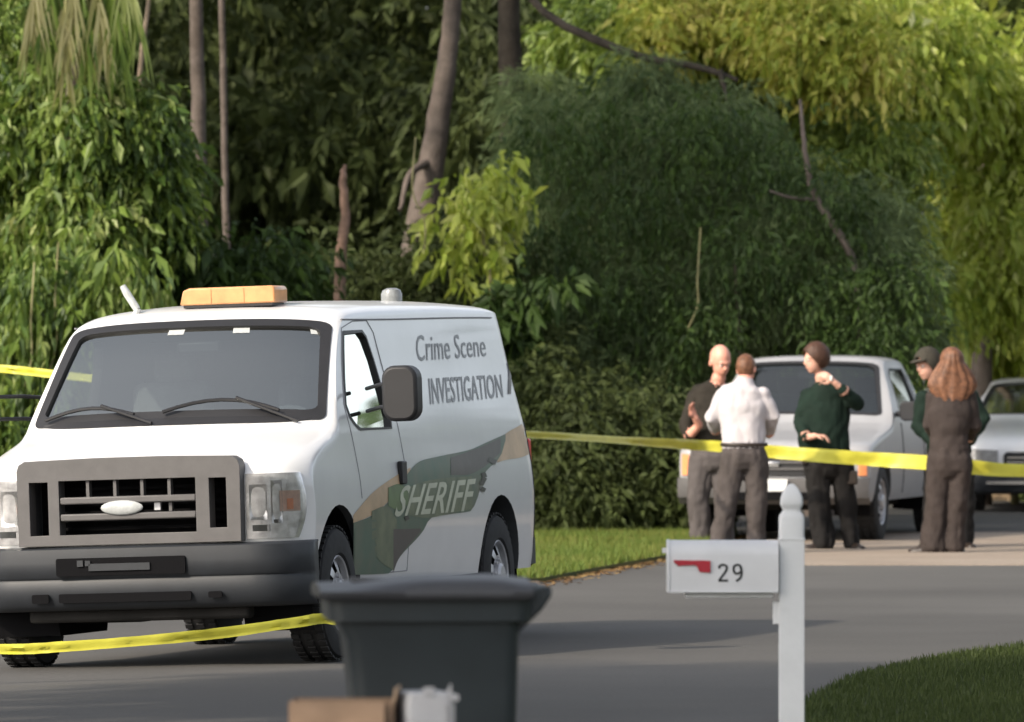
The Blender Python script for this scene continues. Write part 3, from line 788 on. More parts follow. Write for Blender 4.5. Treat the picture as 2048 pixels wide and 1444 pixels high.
grass('grass', lawn_outline, (.9, 4.2, 34, 49), 90000, .038, .03, [(.026, .040, .010), (.040, .060, .014), (.060, .080, .022)], 1, 'mown green grass of the lawn at the lower right')
grass('grass', L2, (-1.4, 2.2, 56, 71), 60000, .075, .04, [(.07, .12, .02), (.12, .17, .03), (.20, .18, .05)], 2, 'rough yellow green grass of the verge behind the van', .008)

# fallen leaves along the road edge and under the trees
gl = np.random.default_rng(17); n = 1400
xe = gl.uniform(-1.5, 2.2, n); ye = np.interp(xe, [p[0] for p in L2[2:8]], [p[1] for p in L2[2:8]]) - np.abs(gl.normal(0, .7, n)); k = n // 3
a = gl.uniform(0, 6.28, n); r_ = gl.uniform(.012, .03, n); z = np.array([gz(x, y) for x, y in zip(xe, ye)]) + .008
V = np.stack([np.stack([xe + np.cos(a + q) * r_ * f, ye + np.sin(a + q) * r_ * f, z + gl.uniform(0, .014, n)], 1) for q, f in ((0, 1.4), (1.6, .6), (3.14, 1.4), (4.7, .6))], 1)
o = link('leaf_litter', arr_mesh('leaf_litter', V.reshape(-1, 3), np.arange(n * 4).reshape(-1, 4)), leaf_mat('dry_leaves', [(.10, .05, .02), (.22, .13, .05), (.30, .22, .08)], .8, .1, .2)); tag(o, 'dry fallen leaves scattered on the road and along its edge', 'fallen leaves', kind='stuff')

# ------------------------------------------------------------------ trees and plants
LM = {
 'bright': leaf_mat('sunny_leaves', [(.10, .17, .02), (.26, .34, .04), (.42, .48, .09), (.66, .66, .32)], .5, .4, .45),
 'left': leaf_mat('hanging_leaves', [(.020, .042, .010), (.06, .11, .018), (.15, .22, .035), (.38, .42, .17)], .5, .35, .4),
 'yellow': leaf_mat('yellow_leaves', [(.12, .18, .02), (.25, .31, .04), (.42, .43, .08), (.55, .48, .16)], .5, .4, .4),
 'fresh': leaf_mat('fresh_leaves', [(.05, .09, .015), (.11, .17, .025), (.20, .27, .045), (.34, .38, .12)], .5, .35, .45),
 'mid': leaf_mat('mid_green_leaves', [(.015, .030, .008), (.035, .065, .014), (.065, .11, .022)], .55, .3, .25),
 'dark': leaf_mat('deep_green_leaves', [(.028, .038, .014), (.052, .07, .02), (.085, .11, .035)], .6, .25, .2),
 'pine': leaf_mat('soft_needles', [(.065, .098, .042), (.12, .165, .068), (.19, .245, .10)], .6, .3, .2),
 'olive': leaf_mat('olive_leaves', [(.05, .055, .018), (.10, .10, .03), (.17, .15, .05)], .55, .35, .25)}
def bark(name, c, c2): return mat(name, c, .9, .15, var=0, col2=c2, vscale=7, bump=1.0, bscale=22)
BK = {'grey': bark('grey_bark', (.14, .115, .10), (.08, .065, .055)), 'pale': bark('pale_bark', (.36, .28, .20), (.18, .14, .10)), 'red': bark('reddish_bark', (.26, .17, .13), (.12, .08, .06)),
      'dark': bark('dark_bark', (.06, .05, .04), (.03, .025, .02)), 'vine': bark('vine_bark', (.30, .28, .15), (.16, .15, .07))}
def leaf_cloud(blobs, twigs, per, L, Wd, droop=.5, seed=0, tl=.35, clump=.4, cut=None, gap=.35):
    """leaves on short twigs, gathered in clumps, spread through ellipsoids (x, y, z, rx, ry, rz)"""
    g = np.random.default_rng(seed); B = np.array(blobs, float)
    vol = (B[:, 3] * B[:, 4] * B[:, 5]) ** .7; pick = g.choice(len(B), twigs, p=vol / vol.sum())
    ncl = max(6, int(len(B) * 7)); cb = g.choice(len(B), ncl, p=vol / vol.sum())
    d = g.normal(size=(ncl, 3)); d /= np.linalg.norm(d, axis=1)[:, None]; rad = g.uniform(.15, 1, ncl) ** .5
    cc = B[cb, :3] + d * B[cb, 3:] * rad[:, None]
    # three in four twigs belong to a clump
    d = g.normal(size=(twigs, 3)); d /= np.linalg.norm(d, axis=1)[:, None]
    p = B[pick, :3] + d * B[pick, 3:] * (g.uniform(.1, 1, twigs) ** .45)[:, None]
    k = g.random(twigs) < .9; ci = g.integers(0, ncl, twigs); e = g.normal(size=(twigs, 3)); e /= np.linalg.norm(e, axis=1)[:, None]
    pc = cc[ci] + e * clump * (g.uniform(0, 1, twigs) ** .4)[:, None] * np.array([1, 1, .75]); p[k] = pc[k]; dirn = np.where(k[:, None], e, d)
    td = dirn * .8 + g.normal(size=(twigs, 3)) * .5 + np.array([0, 0, -droop]); td /= np.linalg.norm(td, axis=1)[:, None]
    t = np.tile(np.linspace(.1, 1, per), twigs); n = twigs * per
    base = np.repeat(p, per, 0) + np.repeat(td, per, 0) * (t * tl)[:, None] + np.array([0, 0, -1]) * (t * t * tl * droop * .5)[:, None]
    ld = np.repeat(td, per, 0) * .6 + g.normal(size=(n, 3)) * .55 + np.array([0, 0, -droop * .9]); ld /= np.linalg.norm(ld, axis=1)[:, None]
    sd = np.cross(ld, g.normal(size=(n, 3))); sd /= np.linalg.norm(sd, axis=1)[:, None]; nn = np.cross(ld, sd)
    s = (g.lognormal(-.12, .38, n) * np.repeat(g.uniform(.7, 1.3, twigs), per))[:, None].clip(.3, 2.2)
    a = base; tip = base + ld * L * s + np.array([0, 0, -1]) * L * .25 * droop * s; m_ = base + ld * L * .45 * s
    l = m_ + sd * Wd * .5 * s + nn * Wd * .18 * s; r = m_ - sd * Wd * .5 * s + nn * Wd * .18 * s
    V = np.stack([a, r, tip, l], 1)
    if cut is not None: V = V[cut(V[:, 2])]
    return V.reshape(-1, 3)
def leaves_obj(V, m, parent, name='crown'):
    o = link(name, arr_mesh(name, V, np.arange(len(V)).reshape(-1, 4)), m, parent); o['kind'] = 'stuff'; return o
def trunk_path(pts, radii, root, m, name='trunk', n=12, wob=.02, seed=0):
    pth = smooth_path(pts, 6); fr = pchip(range(len(pts)), radii); b = MB()
    b.tube([p + Vector((noise.noise(Vector((i * .6, seed, 0))) * wob, noise.noise(Vector((i * .6, seed, 9))) * wob, 0)) for i, p in enumerate(pth)], [fr(i / 6) * (1 + .08 * noise.noise(Vector((i * .5, seed, 4)))) for i in range(len(pth))], n)
    return b.build(name, m, root, angle=80)
TREES = []
def tree(name, label, base, paths, blobs, leaf, seed, bk='grey', twigs=900, per=9, L=.10, Wd=.045, droop=.5, tl=.35, clump=.4, upper=True, cat='tree', group='trees of the wood behind the road', crown_leaf=None, top=None, cutfn=None, upn=900):
    """paths: [(points, radii)] in world space; the first is the trunk; blobs: the leaves in sight; upper: the top of the crown above the picture"""
    root = empty(name, base); tag(root, label, cat, group); off = Vector(base)
    for i, (pts, rr) in enumerate(paths):
        trunk_path([Vector(p) - off for p in pts], rr, root, BK[bk], 'trunk' if i == 0 else 'limb', seed=seed + i)
    V = []
    if blobs: V.append(leaf_cloud(blobs, twigs, per, L, Wd, droop, seed, tl, clump) )
    if upper:
        tp = top or Vector(paths[0][0][-1])
        g = random.Random(seed); bl = [(tp[0] + g.uniform(-1.6, 1.6), tp[1] + g.uniform(-1.6, 1.6), tp[2] + g.uniform(.9, 4.2), g.uniform(1.0, 1.9), g.uniform(1.0, 1.9), g.uniform(.7, 1.2)) for _ in range(7)]
        V.append(leaf_cloud(bl, int(upn * 1.3), 9, .22, .11, .3, seed + 5, .7, .7))
    if V:
        V = np.concatenate(V) - np.array(off, float)
        leaves_obj(V, LM[leaf], root)
    TREES.append(root); return root
def blob(px, py, D, rx, rz, ry=None):
    p = P(px, py, D); k = D / FOC; return (p.x, p.y, p.z, rx * k, ry if ry else rx * k, rz * k)
def stem(px, D, ytop, lean=0, h=None, bottom=0): 
    a = P(px, 700, D); t = P(px + lean, ytop, D); pts = [Vector((a.x, D, bottom)), Vector((a.x + (t.x - a.x) * .3, D, t.z * .33)), Vector((a.x + (t.x - a.x) * .65, D, t.z * .68)), t]
    if h: pts.append(t + Vector(((t.x - a.x) * .2, 0, h)))
    return pts
def fol(b): return b
# -- the lit greenery at the left
g = random.Random(5)
tree('leafy_tree', 'tall leafy tree at the left edge with bright drooping leaves', P(40, 700, 70).xy.to_3d(), [(stem(60, 70.3, 0, 10, 2.5), [.10, .09, .08, .07, .05])],
     [blob(20, 60, 70, 150, 150, .7), blob(60, 300, 69.6, 130, 160, .7), blob(20, 520, 69.6, 110, 150, .6), blob(-160, 300, 70, 160, 400, .8)], 'left', 11, twigs=3000, per=8, L=.105, Wd=.046, droop=.8, tl=.32, clump=.28, upn=1100)
tree('leafy_tree', 'bushy tree with vine-hung leaves between the left edge and the grey trunk', P(215, 700, 69.3).xy.to_3d(), [(stem(215, 69.5, 150, -10), [.07, .06, .05, .04])],
     [blob(170, 190, 69.2, 110, 85, .6), blob(270, 260, 69.4, 90, 90, .6), blob(200, 380, 69.2, 120, 120, .6), blob(310, 380, 69.8, 70, 110, .5)], 'left', 12, twigs=2700, per=8, L=.10, Wd=.045, droop=.8, tl=.3, clump=.26, upper=False)
tree('shrub', 'tall loose shrub behind the windscreen end of the van, hung with pale leaves', P(120, 700, 67.5).xy.to_3d(), [(stem(120, 67.6, 520, 15), [.05, .045, .04, .03])],
     [blob(90, 620, 67.5, 110, 110, .5), blob(40, 790, 67.2, 80, 110, .5), blob(200, 590, 67.6, 90, 90, .5), blob(-120, 700, 67.5, 140, 200, .7)], 'left', 13, bk='vine', twigs=1900, per=9, L=.13, Wd=.045, droop=1.2, tl=.4, upper=False, cat='shrub', group='shrubs along the wood edge')
tree('shrub', 'dark shrub behind the roof light bar of the van', P(390, 700, 70).xy.to_3d(), [(stem(390, 70, 560, 5), [.05, .04, .03, .02])],
     [blob(330, 560, 70, 80, 110, .6), blob(430, 560, 70.3, 90, 80, .6), blob(540, 560, 70.5, 70, 60, .6)], 'mid', 14, bk='dark', twigs=1200, per=8, L=.12, Wd=.05, droop=.8, upper=False, cat='shrub', group='shrubs along the wood edge')
# -- trunks
tree('slim_tree', 'slim straight tree with grey brown trunk left of the dark hollow', P(402, 700, 74).xy.to_3d(), [([P(404, 1010, 74), P(402, 600, 74), P(398, 300, 74), P(392, 0, 74), P(388, -300, 74)], [.085, .08, .072, .062, .05])], None, 'mid', 21, upn=200)
tree('slim_tree', 'thinner dark sapling trunk close to the right of the grey brown trunk', P(455, 700, 75).xy.to_3d(), [([P(462, 1010, 75), P(456, 600, 75), P(450, 350, 75), P(444, 0, 75), P(440, -300, 75)], [.05, .042, .034, .032, .03])], None, 'mid', 22, bk='grey', upn=120)
tree('slim_tree', 'thin pale leaning stem at the top left beside the palm fronds', P(270, 700, 72).xy.to_3d(), [([P(262, 1050, 72), P(268, 400, 72), P(280, 150, 72), P(296, 0, 72), P(310, -250, 72)], [.022, .022, .022, .020, .018])], None, 'mid', 23, bk='pale', upn=300)
tree('slim_tree', 'reddish broken trunk with peeling pale bark behind the middle of the van', P(683, 700, 73).xy.to_3d(), [([P(676, 1030, 73), P(680, 560, 73), P(690, 440, 73), P(686, 360, 73), P(690, 330, 73)], [.06, .055, .045, .035, .015])], None, 'mid', 24, bk='red', upper=False)
tree('old_tree', 'thick grey trunk leaning into the dark upper middle of the wood', P(840, 700, 79).xy.to_3d(), [([P(815, 1000, 79), P(825, 600, 79), P(868, 300, 79), P(893, 130, 79), P(906, 0, 79), P(915, -300, 79)], [.22, .19, .13, .10, .09, .08]), ([P(862, 320, 79), P(820, 350, 78.6), P(800, 420, 78.4)], [.05, .035, .02])], None, 'mid', 25, upper=False)
tree('arching_tree', 'tree whose dark limb arches down across the top right of the wood', P(1030, 700, 79).xy.to_3d(), [([P(1035, 1000, 79), P(1030, 500, 79), P(1020, 100, 79), P(1015, -300, 79)], [.16, .14, .12, .09]), ([P(1018, -60, 79), P(1090, 25, 78.5), P(1180, 75, 78), P(1290, 115, 77.6), P(1400, 135, 77.2), P(1475, 160, 77)], [.035, .04, .045, .04, .035, .02]), ([P(1440, 140, 77), P(1452, 190, 76.9), P(1466, 245, 76.8)], [.03, .022, .012])], None, 'mid', 26, bk='dark', upper=False)
tree('curved_tree', 'pale curved trunk hanging through the soft needles at the right', P(1730, 700, 74.7).xy.to_3d(), [([P(1730, 1000, 74.7), P(1722, 760, 74.7), P(1716, 600, 74.7), P(1702, 510, 74.7), P(1660, 440, 74.7), P(1625, 380, 74.7), P(1610, 300, 74.7), P(1600, 200, 75)], [.03, .03, .028, .035, .038, .032, .025, .015]), ([P(1630, 400, 74.7), P(1580, 395, 74.5), P(1540, 382, 74.4)], [.02, .016, .01])], None, 'pine', 27, bk='grey', upper=False)
# -- sunlit sapling behind the van roof
tree('sapling', 'small sapling with sunlit yellow green leaves above the van roof', P(960, 700, 73.5).xy.to_3d(), [([P(990, 1040, 73.5), P(985, 640, 73.5), P(970, 500, 73.5), P(945, 380, 73.5)], [.03, .026, .02, .012])],
     [blob(930, 365, 73.4, 50, 25, .3), blob(900, 440, 73.4, 30, 30, .3), blob(980, 400, 73.4, 25, 35, .3), blob(960, 480, 73.4, 30, 40, .3), blob(1000, 350, 73.6, 30, 20, .3)], 'bright', 31, bk='vine', twigs=150, per=6, L=.13, Wd=.065, droop=.7, tl=.3, clump=.2, upper=False, group='saplings in the wood')
tree('sapling', 'small sapling with one star-shaped spray of leaves behind the van rear corner', P(1040, 700, 72.5).xy.to_3d(), [([P(1048, 1050, 72.5), P(1044, 700, 72.5), P(1040, 590, 72.5)], [.02, .016, .01])],
     [blob(1040, 580, 72.3, 30, 30, .15), blob(1095, 560, 72.3, 22, 18, .15), blob(1010, 650, 72.3, 40, 40, .2)], 'mid', 32, bk='vine', twigs=90, per=6, L=.18, Wd=.08, droop=.6, tl=.2, clump=.12, upper=False, group='saplings in the wood')
# -- soft needled mass, right of the middle
tree('soft_needled_tree', 'broad dark tree with soft needles right of the van', P(1290, 700, 77).xy.to_3d(), [(stem(1290, 78.5, 300, 20), [.12, .10, .08, .05])],
     [blob(x, y, D, rx, rx * .8, .6) for x, y, D, rx in ((1110, 300, 77.4, 90), (1230, 250, 77.2, 80), (1350, 300, 77, 95), (1450, 260, 77, 80), (1150, 430, 76.6, 95), (1290, 420, 76.4, 105), (1420, 440, 76.3, 100), (1170, 580, 75.8, 105), (1310, 570, 75.6, 110), (1450, 590, 75.8, 90), (1200, 720, 75.2, 110), (1340, 720, 75.4, 100), (1080, 180, 78, 60), (1300, 170, 77.8, 60), (1060, 520, 76.5, 50))], 'pine', 41, bk='dark', twigs=9000, per=13, L=.10, Wd=.013, droop=.6, tl=.26, clump=.36, upper=False)
tree('soft_needled_tree', 'drooping dark tree with soft needles above the pickup', P(1560, 700, 76).xy.to_3d(), [(stem(1545, 77.5, 330, -15), [.12, .11, .10, .08])],
     [blob(1560, 560, 75.5, 170, 130, .7), blob(1720, 610, 75.5, 140, 110, .6), blob(1500, 420, 76.5, 130, 130, .7), blob(1660, 470, 76, 120, 100, .6), blob(1600, 680, 75.8, 110, 60, .5), blob(1770, 690, 75.8, 90, 50, .4)], 'pine', 42, bk='dark', twigs=8000, per=13, L=.10, Wd=.013, droop=.6, tl=.26, clump=.36, upper=False)
tree('leafy_tree', 'sunlit mid green tree in the upper right behind the needles', P(1640, 700, 81).xy.to_3d(), [(stem(1640, 82, -50, 0, 2), [.16, .14, .12, .1, .06])],
     [blob(1500, 170, 81, 110, 80, .9), blob(1640, 260, 80.5, 130, 80, .9), blob(1370, 90, 81, 100, 60, .8), blob(1750, 350, 80, 90, 70, .8), blob(1230, 60, 82, 100, 60, .8), blob(1580, 340, 80.5, 90, 60, .6)], 'fresh', 43, twigs=4200, per=10, L=.10, Wd=.04, droop=.6, upper=False)
tree('yellowing_tree', 'tree with yellowing sunlit leaves at the top right', P(1620, 700, 80).xy.to_3d(), [(stem(1640, 80.5, -60, 0, 1), [.16, .14, .12, .1, .06])],
     [blob(1400, 40, 80, 90, 40, .5), blob(1640, 50, 79.5, 90, 60, .6), blob(1330, 30, 79.6, 50, 50, .4), blob(1700, 90, 79.2, 70, 50, .5), blob(1560, 20, 80, 90, 40, .5)], 'yellow', 44, twigs=1700, per=9, L=.10, Wd=.045, droop=.6, upper=False)
tree('leafy_tree', 'bright yellow green tree filling the right edge of the picture', P(1950, 700, 84).xy.to_3d(), [(stem(1960, 85.5, 250, 10), [.14, .12, .10, .06])],
     [blob(1850, 130, 82.5, 150, 130, .8), blob(1760, 60, 82, 90, 80, .6), blob(1800, 470, 81.5, 60, 70, .5), blob(2000, 250, 84, 150, 150, .9), blob(1900, 420, 83.5, 120, 100, .7), blob(2040, 480, 83.5, 110, 150, .8), blob(1890, 560, 82.5, 80, 50, .5), blob(2200, 300, 84, 160, 350, 1)], 'bright', 45, twigs=5600, per=9, L=.115, Wd=.05, droop=.8, tl=.4, upn=150)
tree('shrub', 'bright broad-leaved shrub above the white car at the right', P(2030, 700, 86.2).xy.to_3d(), [(stem(2030, 86.4, 650), [.05, .04, .03, .02])],
     [blob(2010, 660, 86.2, 80, 60, .5), blob(1925, 640, 86.2, 50, 60, .4), blob(2120, 640, 86.2, 90, 90, .5)], 'bright', 46, bk='vine', twigs=420, per=7, L=.26, Wd=.10, droop=.6, tl=.35, upper=False, cat='shrub', group='shrubs along the wood edge')
tree('leafy_tree', 'loose mid green tree whose sprays cross the soft needles behind the group', P(1500, 700, 74.2).xy.to_3d(), [(stem(1500, 74.6, 520, -30), [.03, .028, .02, .012])],
     [blob(x, y, D, a, a * .7, .3) for x, y, D, a in ((1120, 260, 75.5, 55), (1260, 200, 75.8, 50), (1400, 250, 75.5, 55), (1540, 300, 75, 60), (1660, 390, 75, 50), (1200, 400, 75, 55), (1350, 380, 75, 60), (1480, 480, 74.6, 55), (1620, 560, 74.4, 60), (1780, 560, 74.5, 60), (1250, 560, 74.4, 55), (1100, 480, 74.8, 50), (1400, 640, 74.2, 60), (1730, 690, 74, 60))], 'mid', 47, bk='dark', twigs=1900, per=8, L=.07, Wd=.028, droop=.7, tl=.35, clump=.4, upper=False)
# -- dark shrubs along the verge
for i, (px, py, D, rx, rz, lb) in enumerate(((1150, 930, 71.5, 110, 170, 'dark green shrub right behind the van rear corner, grass at its foot'), (1290, 960, 72.0, 90, 150, 'dark green shrub between the van and the bald man'), (760, 700, 74.5, 190, 110, 'dark shrub behind the middle of the van roof'), (960, 640, 74.8, 130, 80, 'low dark shrub hidden behind the rear of the van'))):
    tree('shrub', lb, P(px, 700, D).xy.to_3d(), [(stem(px, D, py - 60), [.05, .04, .03, .02])], [blob(px, py, D, rx, rz, .6), blob(px - 40, py - 110, D + .4, rx * .8, rz * .7, .5), blob(px + 50, py + 60, D - .3, rx * .8, rz * .6, .4)], 'dark', 60 + i, bk='dark', twigs=2300, per=9, L=.085, Wd=.034, droop=.5, upper=False, cat='shrub', group='shrubs along the wood edge')
# -- the wood behind, one mass
g = random.Random(77); BL = []
for i in range(150):
    px = g.uniform(-500, 2500); py = g.uniform(-350, 1000); D = g.uniform(86, 96)
    if px > 1700 and py < 620 and g.random() < .55: continue
    BL.append(blob(px, py, D, g.uniform(130, 230), g.uniform(110, 200), 1.3))
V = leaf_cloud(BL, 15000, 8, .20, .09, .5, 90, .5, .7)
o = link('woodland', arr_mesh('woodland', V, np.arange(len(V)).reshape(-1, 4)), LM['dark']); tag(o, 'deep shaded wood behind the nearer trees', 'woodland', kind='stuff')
BL = []
for i in range(90):
    px = g.uniform(-900, 3000); D = g.uniform(98, 112)
    if 1700 < px < 2400 and g.random() < .6: continue
    BL.append(blob(px, g.uniform(-500, 1000), D, g.uniform(200, 320), g.uniform(180, 300), 2))
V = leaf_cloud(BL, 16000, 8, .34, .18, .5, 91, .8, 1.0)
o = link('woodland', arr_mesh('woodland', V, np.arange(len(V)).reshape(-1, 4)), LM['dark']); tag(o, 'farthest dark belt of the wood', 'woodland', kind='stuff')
# lit far foliage at the right and top
BL = [blob(g.uniform(1650, 2500), g.uniform(-300, 700), g.uniform(90, 95), 170, 150, 1) for _ in range(20)]
V = leaf_cloud(BL, 4200, 8, .17, .08, .7, 92, .5, .6)
o = link('undergrowth', arr_mesh('undergrowth', V, np.arange(len(V)).reshape(-1, 4)), LM['bright']); tag(o, 'sunlit leaf mass behind the trees on the right', 'undergrowth', kind='stuff')
# -- trees added out of view on both sides, to shade the near road
M['st'] = LM['mid']
for i, (x, y, z, r_) in enumerate(((-6.0, 20.5, 6.4, 3.0), (-6.2, 27.5, 6.4, 3.0), (-6.4, 33.5, 6.6, 2.6), (5.5, 22, 6.8, 3.0), (6.5, 30, 6.8, 3.2), (7.0, 38, 6.8, 3.0))):
    g2 = random.Random(300 + i); bl = [(x + g2.uniform(-r_, r_) * .7, y + g2.uniform(-r_, r_) * .7, z + g2.uniform(-.9, 1.2), r_ * .6, r_ * .6, r_ * .45) for _ in range(9)]
    tree('added_shade_tree', ('broad tree added for shade nearest the bin, out to its left', 'broad tree added for shade level with the mailbox, out to its left', 'broad tree added for shade between mailbox and van, out to the left', 'spreading tree added for shade on the lawn nearest the camera', 'spreading tree added for shade on the lawn behind the mailbox', 'spreading tree added for shade at the far end of the lawn')[i], (x, y, 0),
        [([Vector((x, y, -.1)), Vector((x + .1, y, z * .4)), Vector((x, y + .1, z * .8)), Vector((x, y, z + .8))], [.18, .15, .11, .05])], bl, 'mid', 310 + i, bk='grey', twigs=2300, per=8, L=.22, Wd=.12, droop=.4, tl=.5, clump=.6, upper=False, group='trees added to shade the near road')
# -- the wood goes on to the right of the picture
g = random.Random(123)
BL = [(x_, 62 + (x_ - 9) * .9 + g.uniform(-2, 6), g.uniform(.3, 4.6), g.uniform(1.6, 2.6), g.uniform(1.6, 2.6), g.uniform(.9, 1.4)) for x_ in [g.uniform(12, 36) for _ in range(70)]]
V = leaf_cloud(BL, 5200, 8, .24, .12, .5, 94, .6, .8)
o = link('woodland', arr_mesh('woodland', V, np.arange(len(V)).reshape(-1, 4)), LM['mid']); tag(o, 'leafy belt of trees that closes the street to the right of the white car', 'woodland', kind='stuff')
# -- hanging vines
def vine(pts, r, label):
    b = MB(); b.tube(smooth_path(pts, 5), r, 6); o = b.build('hanging_vine', BK['vine']); tag(o, label, 'vine', 'hanging vines')
for (a, c, D, lb) in (((1395, 560), (1375, 660), 74, 'thin pale vine hanging over the dark tree, left of the bald head'), ((110, 600), (95, 760), 67, 'pale vine left of the van windscreen'), ((62, 640), (40, 800), 66.8, 'pale vine at the left edge beside the van mirror'), ((825, 380), (850, 500), 73, 'pale dead stem above the van roof')):
    p0, p1 = P(*a, D), P(*c, D); m_ = (p0 + p1) / 2 + Vector((.05, 0, 0)); vine([p0 + Vector((.03, 0, 1.2)), p0, m_, p1], [.012] * 16, lb) if False else vine([p0 + Vector((.03, 0, .5)), p0, m_, p1], .008, lb)
FROND = leaf_mat('frond_leaves', [(.10, .12, .03), (.26, .26, .10), (.45, .42, .24)], .5, .3, .3)
# -- palm at the top left: fronds as parts
root = empty('palm', P(130, 700, 68.8).xy.to_3d()); tag(root, 'palm with drooping pale fronds at the top left corner', 'palm tree', 'trees of the wood behind the road'); off = Vector(root.location)
crown = P(150, -60, 68.8)
trunk_path([Vector((0, .25, 0)), Vector((.05, .25, crown.z * .5)), crown - off + Vector((0, .25, 0))], [.10, .09, .09], root, BK['grey'])
for i, (dx, dy) in enumerate(((-60, 150), (-20, 185), (25, 180), (60, 150), (95, 165), (-90, 110), (130, 100), (0, 120))):
    tip = P(150 + dx, -60 + dy, 68.6) - off; c0 = crown - off
    mid = (c0 + tip) / 2 + Vector((dx * .0012, -.15, .15)); pth = smooth_path([c0, mid, tip], 8); b = MB(); b.tube(pth, [.016 * (1 - i2 / len(pth) * .7) for i2 in range(len(pth))], 5)
    gg = random.Random(i)
    for k, p in enumerate(pth[3:]):
        for sg in (-1, 1):
            for r_ in range(2):
                d = Vector((sg * gg.uniform(.03, .14), gg.uniform(-.1, .1), -gg.uniform(.3, .6))); w_ = Vector((.011, .006, 0))
                b.add([p - w_, p + w_, p + d * .6 + w_, p + d + Vector((0, 0, -.04)), p + d * .6 - w_], [(0, 1, 2, 3, 4)])
    b.build('frond', (FROND if i % 2 else LM['left']), root, angle=None)
# -- far house glimpsed through the leaves at the right, and the sandy bank
M['render'] = mat('pale_wall', (.55, .55, .55), .8, .2, var=.1)
M['roofm'] = mat('dark_roof', (.05, .05, .055), .8, .2, var=.3)
hs = empty('house', (P(1880, 700, 88).x, 89.6, 0)); tag(hs, 'pale house glimpsed through the leaves at the right', 'house')
b = MB(); b.box((0, 0, 1.35), (1.6, 1.8, 2.7)); b.build('wall', M['render'], hs)
b = MB(); b.prism([(-1.0, 2.66), (1.0, 2.66), (0, 3.05)], -1.1, 1.1, 'y'); b.build('roof', M['roofm'], hs)
b = MB(); b.box((.1, -.92, 1.9), (.7, .04, .6)); b.build('window', M['glass_side'], hs)
M['sand'] = ground_mat('sandy_bank', (.32, .23, .14), (.42, .31, .20), 1.5, 14)
b = MB(); n = 26; vs = []
for i in range(n):
    for j in range(10):
        u, v = i / (n - 1), j / 9; h = 1.55 * math.sin(math.pi * min(1, v)) ** .7 * (math.sin(math.pi * u) ** .5) * (.8 + .35 * noise.noise(Vector((u * 5, v * 3, 2))))
        vs.append((4.9 + u * 8, 88 + v * 3.5, max(-.02, h)))
b.add(vs, [(i * 10 + j, (i + 1) * 10 + j, (i + 1) * 10 + j + 1, i * 10 + j + 1) for i in range(n - 1) for j in range(9)]); tag(b.build('sandy_bank', M['sand'], angle=80), kind='structure')
